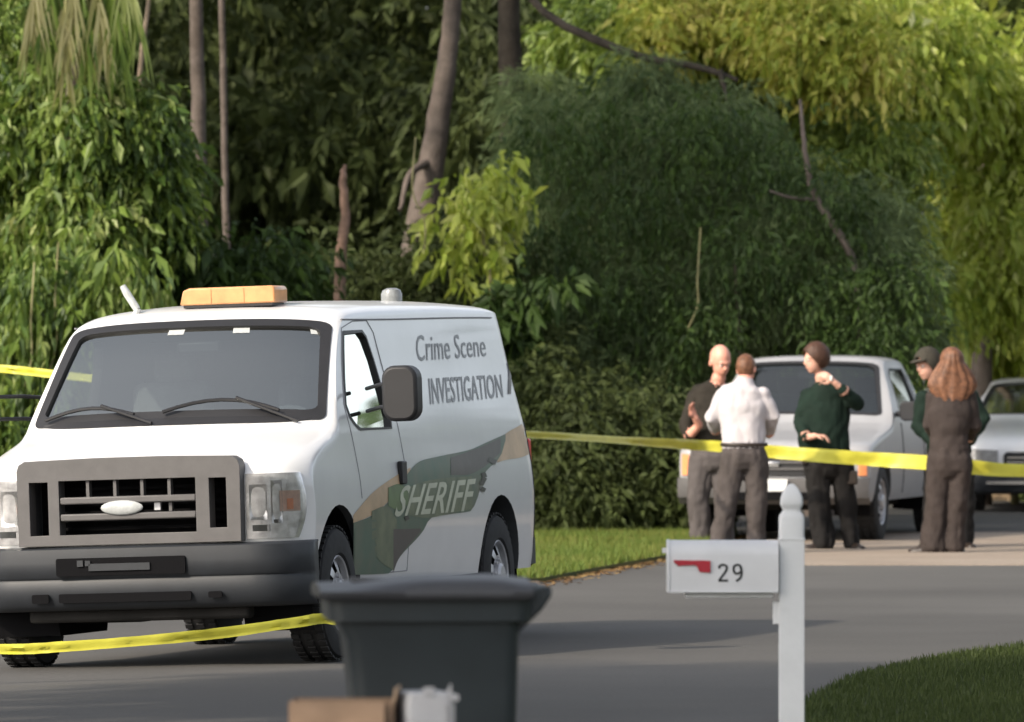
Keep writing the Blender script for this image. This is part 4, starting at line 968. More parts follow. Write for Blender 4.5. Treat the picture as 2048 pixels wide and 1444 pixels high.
# ------------------------------------------------------------------ pickup truck and car farther up the road
def vehicle(name, label, cat, loc, yaw, body, paint, wb, wr, track, arch, screen, rear_screen, doors, cavity, grp=None, bed=None, glass='glass'):
    root = empty(name, loc, -yaw); tag(root, label, cat, grp)
    o = body.mesh_builder(ns=14, ntp=11, dy=.09).build('body', [paint, M['dash']], root, angle=None)
    cs = []
    def co(b): cs.append(b.build('cutter', [M['dash']], root, angle=None))
    (ya, yb, hw0, hw1) = screen
    def wf(inset, ya=ya, yb=yb, hw0=hw0, hw1=hw1):
        def fn(u, v, off):
            i = math.copysign(inset, yb - ya)
            Y = ya + i + (yb - ya - 2 * i) * v; hw = hw0 + (hw1 - hw0) * v - inset
            c = max(abs(v - .5) * 2 - .84, 0) / .16; hw -= .06 * (1 - math.sqrt(max(0, 1 - c * c)))
            return body.top(u * hw, Y, off)
        return fn
    us, vv = lin(-1, 1, 17), [0, .03, .08, .2, .4, .6, .8, .92, .97, 1]
    co(body.mesh_builder(ns=8, ntp=8, shrink=.06, ya=cavity[0], yb=cavity[1], dy=.12, zb=cavity[2]))
    co(body.patch(wf(.03), us, vv, -.16, .10))
    rs = None
    if rear_screen:
        rs = wf(.03, *rear_screen); co(body.patch(rs, us, vv, -.16, .12))
    def poly(p, sg, off, grow=0):
        cy = sum(q[0] for q in p) / len(p); cz = sum(q[1] for q in p) / len(p)
        return [body.side(cy + (y - cy) * (1 + grow / math.hypot(y - cy, z - cz)), cz + (z - cz) * (1 + grow / math.hypot(y - cy, z - cz)), off, sg) for y, z in p]
    for win in doors:
        for sg in (1, -1):
            b = MB(); n = len(win); b.add(poly(win, sg, -.16) + poly(win, sg, .12), [tuple(range(n)), tuple(range(2 * n - 1, n - 1, -1))] + [(i, (i + 1) % n, n + (i + 1) % n, n + i) for i in range(n)]); co(b)
    for yc in (0, wb):
        for sg in (1, -1):
            b = MB(); b.prism([(yc + arch * math.cos(R(a)), wr + arch * math.sin(R(a))) for a in range(-60, 241, 12)], sg * (track - .28), sg * 1.3, 'x'); co(b)
    if bed:
        b = MB(); b.box(bed[0], bed[1]); co(b)
    boolean(o, cs); o.data.shade_smooth(); o.data.set_sharp_from_angle(angle=R(32))
    for yc in (0, wb):
        for sg in (1, -1):
            b = MB(); pts = [(yc + arch * .99 * math.cos(R(a)), wr + arch * .99 * math.sin(R(a))) for a in range(-20, 201, 12)]; n = len(pts)
            b.add([(sg * x, p[0], p[1]) for x in (track - .27, track + .06) for p in pts], [(i, i + 1, n + i + 1, n + i) for i in range(n - 1)] + [tuple(range(n))]); b.build('wheel_arch_liner', M['hole'], root, angle=None)
    body.patch(wf(.025), us, vv, -.012).build('windscreen', M[glass], root, angle=60)
    A, B = wf(-.006), wf(.035); loop = [(u, 0) for u in us] + [(1, v) for v in vv[1:]] + [(u, 1) for u in us[::-1][1:]] + [(-1, v) for v in vv[::-1][1:-1]]
    n = len(loop); f = MB(); f.add([A(u, v, .005) for u, v in loop] + [B(u, v, .003) for u, v in loop], [(i, (i + 1) % n, n + (i + 1) % n, n + i) for i in range(n)]); f.build('windscreen_surround', M['black'], root)
    if rs: body.patch(wf(.025, *rear_screen), us, vv, -.012).build('rear_window', M['glass_side'], root, angle=60)
    for win in doors:
        for sg in (1, -1):
            n = len(win); g = MB(); g.add(poly(win, sg, -.015, .01), [tuple(range(n))]); g = g.build('door_window', M['glass_side'], root, angle=None)
            f = MB(); f.add(poly(win, sg, .004, .02) + poly(win, sg, .004, -.006), [(i, (i + 1) % n, n + (i + 1) % n, n + i) for i in range(n)]); f.build('window_seal', M['black'], g, angle=None)
    w1 = wheel(root, (track, 0, wr), 1, r=wr, wdt=.21, rim_r=wr * .6, holes=6)
    wheel(root, (-track, 0, wr), -1, first=w1); wheel(root, (track, wb, wr), 1, first=w1); wheel(root, (-track, wb, wr), -1, first=w1)
    b = MB(); b.box((0, wb / 2, .34), (1.1, wb + .6, .12)); b.tube([(-track, wb, wr), (track, wb, wr)], .05, 8); b.tube([(-track, 0, wr), (track, 0, wr)], .04, 8); b.build('chassis', M['under'], root)
    b = MB(); b.box((0, cavity[0] + .35, cavity[2] + .42), (1.2, .4, .2)); b.build('dashboard', M['dash'], root, bevel=.04)
    for x in (.37, -.37):
        b = MB(); b.box((x, cavity[0] + 1.05, cavity[2] + .25), (.48, .5, .14)); b.box((x, cavity[0] + 1.32, cavity[2] + .55), (.46, .12, .55)); s_ = b.build('seat', M['seat'], root, bevel=.04)
        b = MB(); b.box((x, cavity[0] + 1.36, cavity[2] + .90), (.25, .09, .16)); b.build('headrest', M['seat'], s_, bevel=.03)
    b = MB(); c = Vector((.37, cavity[0] + .68, cavity[2] + .5))
    b.tube([c + Vector((.18 * math.cos(q), 0, .18 * math.sin(q))) for q in [2 * math.pi * i / 20 for i in range(21)]], .016, 6, caps=False); b.box(c, (.32, .02, .05)); b.build('steering_wheel', M['black'], root)
    b = MB(); b.box(A(0, .88, -.10), (.24, .03, .06)); b.build('rear_view_mirror', M['black'], root)
    return root

# ---- compact white pickup, facing us
pk_b = Body(-.78, 4.15,
    T=[(-.78, .80), (-.76, .86), (-.70, .90), (-.3, .96), (.42, 1.06), (.5, 1.09), (.60, 1.17), (.90, 1.46), (1.04, 1.60), (1.12, 1.65), (1.25, 1.675), (1.8, 1.68), (2.1, 1.66), (2.2, 1.58), (2.32, 1.18), (2.36, 1.14), (4.1, 1.14), (4.15, 1.12)],
    E=[(-.78, .74), (-.76, .80), (-.70, .84), (-.3, .91), (.42, 1.01), (.5, 1.04), (.60, 1.12), (.90, 1.41), (1.04, 1.54), (1.12, 1.585), (1.25, 1.61), (1.8, 1.615), (2.1, 1.60), (2.2, 1.53), (2.32, 1.16), (2.36, 1.125), (4.1, 1.125), (4.15, 1.10)],
    Wd=[(.3, .82), (.45, .865), (.7, .88), (.9, .87), (1.1, .845), (1.35, .76), (1.6, .66), (1.7, .64)],
    plan=[(-.78, 1), (4.15, 1)], zb=.36, bow=(.06, .20), wbow=(.10, .55, 1.05))
pk = vehicle('pickup_truck', 'white compact pickup facing the camera behind the standing people', 'pickup truck',
    (1.58 + .95, 70.7, 0), R(13), pk_b, M['paint_shaded'], 3.0, .35, .76, .42, (.56, 1.08, .74, .62), (2.31, 2.14, .60, .56),
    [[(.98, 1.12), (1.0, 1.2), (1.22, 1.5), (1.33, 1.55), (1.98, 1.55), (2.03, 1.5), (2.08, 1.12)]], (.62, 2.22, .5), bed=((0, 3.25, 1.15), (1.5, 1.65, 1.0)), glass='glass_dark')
b = MB()
yb_ = lambda X: pk_b.ymap(X, -.78)
b.prism(rrect(-.40, .60, .40, .80, .03), -.80, -.76, 'y'); pg = b.build('grille', M['black'], pk)
for z in (.66, .72): 
    b = MB(); b.box((0, -.805, z), (.74, .02, .02)); b.build('grille_bar', M['plastic'], pg)
b = MB(); b.box((0, -.82, .70), (.13, .012, .05)); b.build('grille_badge', M['chrome'], pg, bevel=.01)
for sg in (1, -1):
    h = pk_b.patch(lambda x, z, off: pk_b.front(sg * x, z, off), lin(.46, .83, 9), lin(.60, .79, 6), .01, -.02).build('headlight', M['lamp'], pk, angle=50)
    pk_b.patch(lambda x, z, off: pk_b.front(sg * x, z, off), lin(.78, .85, 4), lin(.60, .79, 4), .016, -.02).build('indicator', M['amber'], h, angle=None)
b = MB(); vs = []
for X in lin(-.88, .88, 19):
    for z, o in ((.57, .0), (.58, .09), (.47, .10), (.40, .08), (.34, .0)): vs.append(pk_b.front(X, z, o))
b.add(vs, [(i * 5 + j, (i + 1) * 5 + j, (i + 1) * 5 + j + 1, i * 5 + j + 1) for i in range(18) for j in range(4)]); pb = b.build('front_bumper', M['plastic'], pk)
b = MB(); b.box((0, -.895, .515), (.31, .01, .11)); b.build('number_plate', M['paint'], pb)
b = MB(); b.prism(rrect(-.35, .38, .35, .45, .02), -.885, -.87, 'y'); b.build('bumper_intake', M['hole'], pb)
for sg in (1, -1):
    b = MB(); b.prism(rrect(sg * 1.0 - .11, 1.08, sg * 1.0 + .11, 1.26, .05), .72, .82, 'y'); b.tube([(sg * .84, .82, 1.14), (sg * .95, .77, 1.15)], .03, 7); b.build('door_mirror', M['black'], pk, bevel=.015)
b = MB(); b.box(pk_b.side(1.98, .97, .012), (.03, .13, .04)); b.build('door_handle', M['black'], pk)
def pk_seam(path, r=.005):
    b = MB(); b.tube([pk_b.side(y, z, .001) for y, z in path], r, 5); b.build('door_seam', M['hole'], pk)
pk_seam([(.92, z) for z in lin(.42, 1.06, 6)]); pk_seam([(2.12, z) for z in lin(.42, 1.5, 8)]); pk_seam([(2.40, z) for z in lin(.42, 1.10, 6)])

# ---- white saloon car, half out of the picture
sd_b = Body(-.92, 3.9,
    T=[(-.92, .66), (-.90, .74), (-.84, .79), (-.5, .87), (.3, .965), (.42, 1.0), (.55, 1.07), (1.05, 1.34), (1.2, 1.385), (1.4, 1.41), (1.9, 1.42), (2.4, 1.38), (2.7, 1.28), (3.1, 1.08), (3.2, 1.05), (3.8, 1.0), (3.9, .92)],
    E=[(-.92, .60), (-.90, .68), (-.84, .74), (-.5, .82), (.3, .92), (.42, .95), (.55, 1.02), (1.05, 1.28), (1.2, 1.315), (1.4, 1.34), (1.9, 1.345), (2.4, 1.31), (2.7, 1.22), (3.1, 1.03), (3.2, 1.01), (3.8, .96), (3.9, .88)],
    Wd=[(.2, .84), (.35, .90), (.6, .925), (.8, .915), (.95, .89), (1.1, .80), (1.3, .66), (1.45, .60)],
    plan=[(-.92, 1), (3.9, 1)], zb=.22, bow=(.08, .28), wbow=(.12, .5, 1.1))
sd = vehicle('parked_car', 'white saloon with dark grille cut off by the right edge of the picture', 'car',
    (5.75, 83.0, 0), R(4), sd_b, M['paint_blue'], 2.8, .32, .78, .39, (.47, 1.14, .78, .60), (3.08, 2.55, .66, .56),
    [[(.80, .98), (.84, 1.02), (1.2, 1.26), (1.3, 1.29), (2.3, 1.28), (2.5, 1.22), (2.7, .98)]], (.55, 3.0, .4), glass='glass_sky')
b = MB(); b.prism(rrect(-.48, .42, .48, .64, .05), -.96, -.88, 'y'); sg_ = b.build('grille', M['black'], sd)
for z in (.48, .53, .58):
    b = MB(); b.box((0, -.965, z), (.88, .02, .014)); b.build('grille_bar', M['chrome'], sg_)
for sg in (1, -1):
    sd_b.patch(lambda x, z, off: sd_b.front(sg * x, z + .05 * (x - .5), off), lin(.54, .88, 9), lin(.50, .655, 6), .01, -.02).build('headlight', M['lamp'], sd, angle=50)
    b = MB(); b.prism(rrect(sg * .97 - .10, .93, sg * .97 + .10, 1.07, .05), .66, .76, 'y'); b.tube([(sg * .80, .74, .97), (sg * .92, .70, .99)], .025, 7); b.build('door_mirror', M['paint_blue'], sd, bevel=.015)
b = MB(); vs = []
for X in lin(-.90, .90, 19):
    for z, o in ((.40, .0), (.39, .06), (.30, .07), (.22, .03), (.19, -.04)): vs.append(sd_b.front(X, z, o))
b.add(vs, [(i * 5 + j, (i + 1) * 5 + j, (i + 1) * 5 + j + 1, i * 5 + j + 1) for i in range(18) for j in range(4)]); sb_ = b.build('front_bumper', M['plastic2'], sd)
b = MB(); b.box((-.35, -1.0, .315), (.62, .012, .03)); b.build('bumper_strip', M['chrome'], sb_)

# ------------------------------------------------------------------ wheeled bin
M['bin'] = mat('bin_plastic', (.020, .026, .029), .42, .45, var=.2, vscale=5, bump=.08, bscale=200)
M['lid'] = mat('bin_lid_plastic', (.042, .043, .047), .45, .4, var=.15, vscale=5, bump=.08, bscale=200)
bn = empty('wheeled_bin', (P(858, 700, 24.3).x, 24.3, 0), R(4)); tag(bn, 'dark wheeled rubbish bin with closed lid standing at the roadside', 'bin')
bn.scale = (1, 1, 1.04)
def rect_loft(secs, r, n=5):
    """secs: (z, x0, x1, y0, y1)"""
    b = MB(); vs = []
    for z, x0, x1, y0, y1 in secs: vs += [(x, y, z) for x, y in rrect(x0, y0, x1, y1, r, n)]
    k = 4 * (n + 1); b.add(vs, [(i * k + j, i * k + (j + 1) % k, (i + 1) * k + (j + 1) % k, (i + 1) * k + j) for i in range(len(secs) - 1) for j in range(k)] + [tuple(range(k)), tuple((len(secs) - 1) * k + j for j in range(k))]); return b
rect_loft([(.05, -.225, .24, -.22, .22), (.30, -.235, .25, -.235, .235), (.69, -.25, .262, -.26, .26), (.84, -.268, .265, -.275, .275), (.90, -.300, .268, -.285, .285), (.965, -.315, .27, -.29, .29)], .045).build('bin_body', M['bin'], bn, angle=40)
b = rect_loft([(.90, -.325, .30, -.31, .31), (.975, -.33, .305, -.315, .315)], .05); b.build('bin_rim', M['bin'], bn, angle=40)
# lid: shallow dome with a lip, sloping down to the front
lid = MB(); vs = []; N = 26
for i in range(N + 1):
    t = i / N; x = -.355 + .66 * t
    zt = .992 + .024 * sm(t / .6) - .012 * sm((t - .8) / .2)
    row = [(-.345, .965), (-.345, .990), (-.32, zt), (-.2, zt + .012), (0, zt + .018), (.2, zt + .012), (.32, zt), (.345, .990), (.345, .965)]
    vs += [(x, y, z) for y, z in row]
lid.add(vs, [(i * 9 + j, (i + 1) * 9 + j, (i + 1) * 9 + j + 1, i * 9 + j + 1) for i in range(N) for j in range(8)] + [tuple(range(9)), tuple(N * 9 + j for j in range(8, -1, -1))])
lo = lid.build('bin_lid', M['lid'], bn, angle=50); s_ = lo.modifiers.new('s', 'SOLIDIFY'); s_.thickness = .006
b = MB(); b.tube([(.350, -.25, .985), (.350, .25, .985)], .019, 12)
b.prism([(.26, .86), (.27, .99), (.352, 1.005), (.368, .975), (.335, .93)], -.26, -.22, 'y'); b.prism([(.26, .86), (.27, .99), (.352, 1.005), (.368, .975), (.335, .93)], .22, .26, 'y')
b.prism([(.26, .88), (.27, .985), (.34, .99), (.33, .93)], -.1, .1, 'y')
b.build('bin_handle', M['bin'], bn, bevel=.008)
for y in (-.27, .27):
    b = MB(); b.lathe([(.0001, -.02), (.06, -.025), (.10, -.02), (.10, .02), (.06, .025), (.0001, .02)], 24, 'y', (.27, y, .10)); b.build('wheel', M['rubber'], bn)
for y in (-.10, .10):
    b = MB(); b.box((-.02, y, 1.016), (.46, .022, .010)); b.build('lid_rib', M['lid'], lo, bevel=.004)
b = MB(); b.prism(rrect(-.17, .40, .17, .78, .04), -.262, -.240, 'y'); b.build('moulded_panel', M['bin'], bn, bevel=.01, rot=(R(-3), 0, 0))
# ---- cartons and sack in front of it
M['card'] = mat('cardboard', (.20, .135, .09), .85, .2, var=.22, vscale=7)
M['card2'] = mat('cardboard_inside', (.42, .30, .20), .85, .2, var=.1)
M['tub'] = mat('weathered_white_plastic', (.32, .32, .33), .5, .4, var=.15, vscale=9)
k22 = 22.0
def bx(px, D=k22): return (px - 1024) / FOC * D
cx = (bx(585) + bx(790)) / 2; cw = bx(790) - bx(585)
ct = empty('cardboard_box', (cx, k22, 0), R(-2)); tag(ct, 'brown cardboard box with open flap beside the grey tub under the bin', 'box')
H = EYE - (1400 - HORIZON) / FOC * k22
b = MB(); t = .006
b.box((0, -.13, H / 2), (cw, t, H)); b.box((0, .13, H / 2), (cw, t, H)); b.box((-cw / 2, 0, H / 2), (t, .26, H)); b.box((cw / 2, 0, H / 2), (t, .26, H)); b.box((0, 0, .01), (cw, .26, .006)); b.build('box_body', M['card'], ct)
b = MB(); b.box((-.01, -.165, H - .035), (cw * .92, .005, .09), Matrix.Rotation(R(-35), 3, 'X')); b.build('flap', M['card'], ct)
b = MB(); b.box((cw / 2 + .004, 0, H + .008), (.005, .24, .06), Matrix.Rotation(R(8), 3, 'Y')); b.build('flap', M['card2'], ct)
b = MB(); b.box((cw / 2 - .075, -.1335, H - .045), (.018, .002, .035)); b.build('hand_hole', M['hole'], ct)
cx = (bx(798) + bx(900)) / 2; cw = bx(900) - bx(798); H = EYE - (1384 - HORIZON) / FOC * k22
tb = empty('plastic_tub', (cx, k22, 0), R(10)); tag(tb, 'dirty white plastic tub with broken rim in front of the bin', 'tub')
b = rect_loft([(.0, -cw / 2 + .01, cw / 2 - .01, -.10, .10), (H - .03, -cw / 2, cw / 2 - .004, -.11, .11), (H, -cw / 2 + .008, cw / 2 - .012, -.105, .105)], .02); b.build('tub_body', M['tub'], tb, angle=40)
b = MB(); b.box((-.005, -.105, H + .006), (.03, .01, .025)); b.prism([(.045, H - .005), (.062, H - .002), (.060, H + .026)], -.1, -.085, 'y'); b.box((cw / 2 - .004, -.02, H - .012), (.022, .19, .016)); b.build('broken_rim', M['tub'], tb)
b = MB()
for i in range(4): b.box((.045 + i * .007, -.113, H / 2), (.0025, .004, H - .06))
b.build('ridge', M['tub'], tb)

# ------------------------------------------------------------------ mailbox on its post
DM = 31.6
M['white_wood'] = mat('painted_wood', (.68, .69, .70), .55, .4, var=.07, vscale=6, bump=.12, bscale=40)
M['mail_paint'] = mat('mailbox_enamel', (.60, .605, .62), .4, .5, var=.06, vscale=5, coat=.2)
M['flag'] = mat('red_flag', (.40, .015, .03), .4, .5, var=.15, vscale=20)
M['digit'] = mat('house_number', (.025, .028, .028), .4, .4)
def mp(px, py, D=DM): q = P(px, py, D); return q.x, q.z
mb = empty('mailbox', (mp(1583, 700)[0], DM, 0)); tag(mb, 'white mailbox numbered 29 with lowered red flag on a white wooden post', 'mailbox')
X0 = mb.location.x
def L(px, py): x, z = mp(px, py); return x - X0, z
hw = .051
zt = L(0, 1078)[1]
b = MB(); b.box((0, 0, zt / 2 - .01), (hw * 2, hw * 2, zt + .02 - .0)); b.build('post', M['white_wood'], mb, bevel=.003)
# gothic finial, square in plan
prof = [(1078, 50), (1030, 50), (1022, 47), (1015, 38), (1010, 35), (1004, 37), (996, 42), (985, 42.5), (1000, 42)]
prof = [(.0, .051), (.088, .051), (.100, .047), (.110, .038), (.118, .036), (.126, .038), (.137, .0445), (.150, .0455), (.170, .043), (.190, .036), (.208, .026), (.219, .016), (.2255, .006)]
b = MB(); vs = []
for z, r in prof:
    rr = r * .28; vs += [(x, y, zt + z) for x, y in rrect(-r, -r, r, r, max(.001, rr), 3)]
k = 16; b.add(vs, [(i * k + j, i * k + (j + 1) % k, (i + 1) * k + (j + 1) % k, (i + 1) * k + j) for i in range(len(prof) - 1) for j in range(k)] + [tuple((len(prof) - 1) * k + j for j in range(k))])
b.build('finial', M['white_wood'], mb, angle=50)
b = MB(); b.box((0, 0, zt + .001), (hw * 2 + .006, hw * 2 + .006, .006)); b.build('post_band', M['white_wood'], mb)
xl, zb_ = L(1333, 1184); xr, _ = L(1558, 1184); ztop = L(0, 1080)[1]
arm = MB(); arm.box(((xl + .05 + xr) / 2, 0, zb_ - .012), (xr - xl - .10, .09, .02)); arm.build('arm', M['white_wood'], mb, bevel=.003)
b = MB(); b.box((xr - .012, 0, zb_ - .085), (.026, .05, .09)); b.build('arm_bracket', M['white_wood'], mb, bevel=.003)
# box: flat sides, rounded top, door at the far left end
hh = ztop - zb_; wv = .165
sec = [(-wv / 2, zb_)] + [(wv / 2, zb_)] + [(wv / 2 * math.cos(R(a)), zb_ + hh - wv / 2 * .75 + wv / 2 * .75 * math.sin(R(a))) for a in range(0, 181, 15)]
b = MB(); b.prism(sec, xl + .012, xr - .004, 'x'); bo = b.build('mailbox_body', M['mail_paint'], mb, angle=30)
b = MB(); sec2 = [(y * 1.04, zb_ + (z - zb_) * 1.012) for y, z in sec]; b.prism(sec2, xl, xl + .014, 'x'); dr = b.build('mailbox_door', M['mail_paint'], bo, bevel=.002)
b = MB(); b.box((xl - .008, 0, zb_ + hh * .8), (.018, .03, .02)); b.build('door_knob', M['mail_paint'], dr)
b = MB(); b.box(((xl + xr) / 2, 0, zb_ + .004), (xr - xl - .02, wv + .012, .008)); b.build('mailbox_floor_lip', M['mail_paint'], bo)
fl = [L(*p) for p in ((1346, 1119), (1420, 1120), (1420, 1144), (1398, 1143), (1393, 1131), (1386, 1129), (1362, 1130), (1356, 1131), (1347, 1124))]
b = MB(); b.prism(fl, -wv / 2 - .010, -wv / 2 - .006, 'y'); fo = b.build('flag', M['flag'], bo, angle=20, bevel=.001)
b = MB(); x_, z_ = L(1352, 1123); b.lathe([(.007, -wv / 2 - .013), (.007, -wv / 2), ], 10, 'y', (x_, 0, z_)); b.build('flag_pivot', M['steel'], fo)
def digit(paths, wd=.0058):
    b = MB()
    for pth in paths:
        pts = [Vector((*([L(*p)[0]]), -wv / 2 - .003, L(*p)[1])) for p in pth]
        b.tube(smooth_path(pts, 5) if len(pts) > 3 else pts, [(wd, wd * .35)] * (len(smooth_path(pts, 5)) if len(pts) > 3 else len(pts)), 6)
    return b
def flat_digit(pths, wd):
    b = MB(); y = -wv / 2 - .0025
    for pth in pths:
        pts = [Vector((L(*p)[0], y, L(*p)[1])) for p in pth]
        if len(pts) > 3: pts = smooth_path(pts, 6)
        vs = []
        for i, p in enumerate(pts):
            t = pts[min(i + 1, len(pts) - 1)] - pts[max(i - 1, 0)]; n_ = Vector((-t.z, 0, t.x)).normalized() * wd
            vs += [p + n_, p - n_]
        b.add(vs, [(2 * i, 2 * i + 1, 2 * i + 3, 2 * i + 2) for i in range(len(pts) - 1)])
    return b
d2 = flat_digit([[(1437, 1136), (1439, 1130), (1446, 1128.5), (1452, 1132), (1451, 1140), (1444, 1150), (1437, 1160)], [(1435.5, 1160), (1455, 1160)]], .0047); d2.build('digit_two', M['digit'], bo, angle=None)
d9 = flat_digit([[(1481, 1137), (1479, 1130.5), (1473, 1128.5), (1467, 1132), (1466.5, 1140), (1470, 1145.5), (1476, 1145.5), (1480, 1142)], [(1481, 1134), (1482, 1145), (1479, 1155), (1471, 1161)]], .0047); d9.build('digit_nine', M['digit'], bo, angle=None)

# ------------------------------------------------------------------ barrier tape
def tape(name, pts, wids, label, twist=(.25, 3.0, 0)):
    pth = smooth_path(pts, 14); n = len(pth)
    fw = pchip(range(len(pts)), wids); b = MB(); vs = []
    for i, p in enumerate(pth):
        s = i / 14; wd = fw(s)
        t = (pth[min(i + 1, n - 1)] - pth[max(i - 1, 0)]).normalized()
        q = twist[2] + twist[0] * math.sin(twist[1] * s) + .12 * noise.noise(Vector((s * 2.3, 7, 1)))
        up = Vector((0, 0, 1)); up = (up - t * up.dot(t)).normalized(); si = t.cross(up)
        a = up * math.cos(q) + si * math.sin(q); nrm = t.cross(a)
        for k in (-.5, -.18, .15, .5):
            vs.append(p + a * wd * k + nrm * (.012 * noise.noise(Vector((s * 5, k * 4, 3))) + .006 * math.sin(k * 9)))
    b.add(vs, [(i * 4 + j, (i + 1) * 4 + j, (i + 1) * 4 + j + 1, i * 4 + j + 1) for i in range(n - 1) for j in range(3)])
    o = b.build(name, M['tape'], None, angle=80); tag(o, label, 'barrier tape', 'yellow barrier tape'); return o
tape('barrier_tape', [P(1040, 868, 62), P(1130, 873, 63.2), P(1250, 881, 64.7), P(1375, 889, 66.6), P(1450, 894, 66.9), P(1540, 903, 66.9), P(1640, 911, 66.8), P(1740, 918, 66.8), P(1850, 925, 66.7), P(1940, 934, 66.8), P(2050, 941, 67), P(2300, 938, 68), P(2600, 930, 70)],
     [.055, .06, .065, .09, .10, .11, .12, .12, .13, .125, .115, .1, .1], 'yellow barrier tape stretched at waist height past the standing people')
tape('barrier_tape', [P(-500, 1255, 41.3), P(-200, 1285, 41.5), P(0, 1298, 41.6), P(130, 1293, 41.6), P(300, 1280, 41.7), P(450, 1265, 41.8), P(590, 1245, 41.9), P(660, 1238, 42), P(760, 1262, 42), P(850, 1320, 41.8), P(900, 1350, 41.9)],
     [.06, .055, .055, .056, .056, .058, .058, .056, .05, .05, .05], 'yellow barrier tape sagging low across the front of the van')
tape('barrier_tape', [P(-400, 715, 60), P(-150, 728, 60), P(0, 737, 60), P(95, 747, 59.8), P(240, 765, 59.5), P(500, 810, 59.5)],
     [.06, .06, .06, .06, .06, .06], 'yellow barrier tape running into the greenery left of the van')
# ------------------------------------------------------------------ people
def cloth(name, col, var=.15, rough=.85):
    return mat(name, col, rough, .2, var=var, vscale=6, bump=.25, bscale=55, sheen=.0)
C = {
 'white': cloth('white_shirt_cloth', (.47, .44, .45), .05), 'green': cloth('dark_green_cloth', (.008, .019, .013), .3),
 'olive': cloth('olive_brown_cloth', (.026, .022, .017), .3), 'trouser': cloth('grey_trouser_cloth', (.068, .058, .055), .15),
 'greytr': cloth('mid_grey_trouser_cloth', (.085, .075, .073), .15), 'dark': cloth('black_trouser_cloth', (.014, .013, .013), .25),
 'brown': cloth('brown_suit_cloth', (.040, .031, .028), .2), 'shoe': mat('shoe_leather', (.022, .014, .010), .45, .5),
 'hair_red': mat('auburn_hair', (.17, .075, .038), .5, .4, var=.6, vscale=30, bump=.5, bscale=120), 'hair_brown': mat('brown_hair', (.07, .032, .018), .55, .4, var=.4, vscale=30, bump=.4, bscale=120),
 'belt': mat('belt_leather', (.03, .022, .018), .5, .4), 'badge': M['chrome'], 'cap': cloth('dark_cap_cloth', (.05, .045, .035), .2),
 'paper': mat('paper', (.7, .7, .66), .8, .2), 'phone': mat('phone', (.02, .02, .02), .2, .5)}
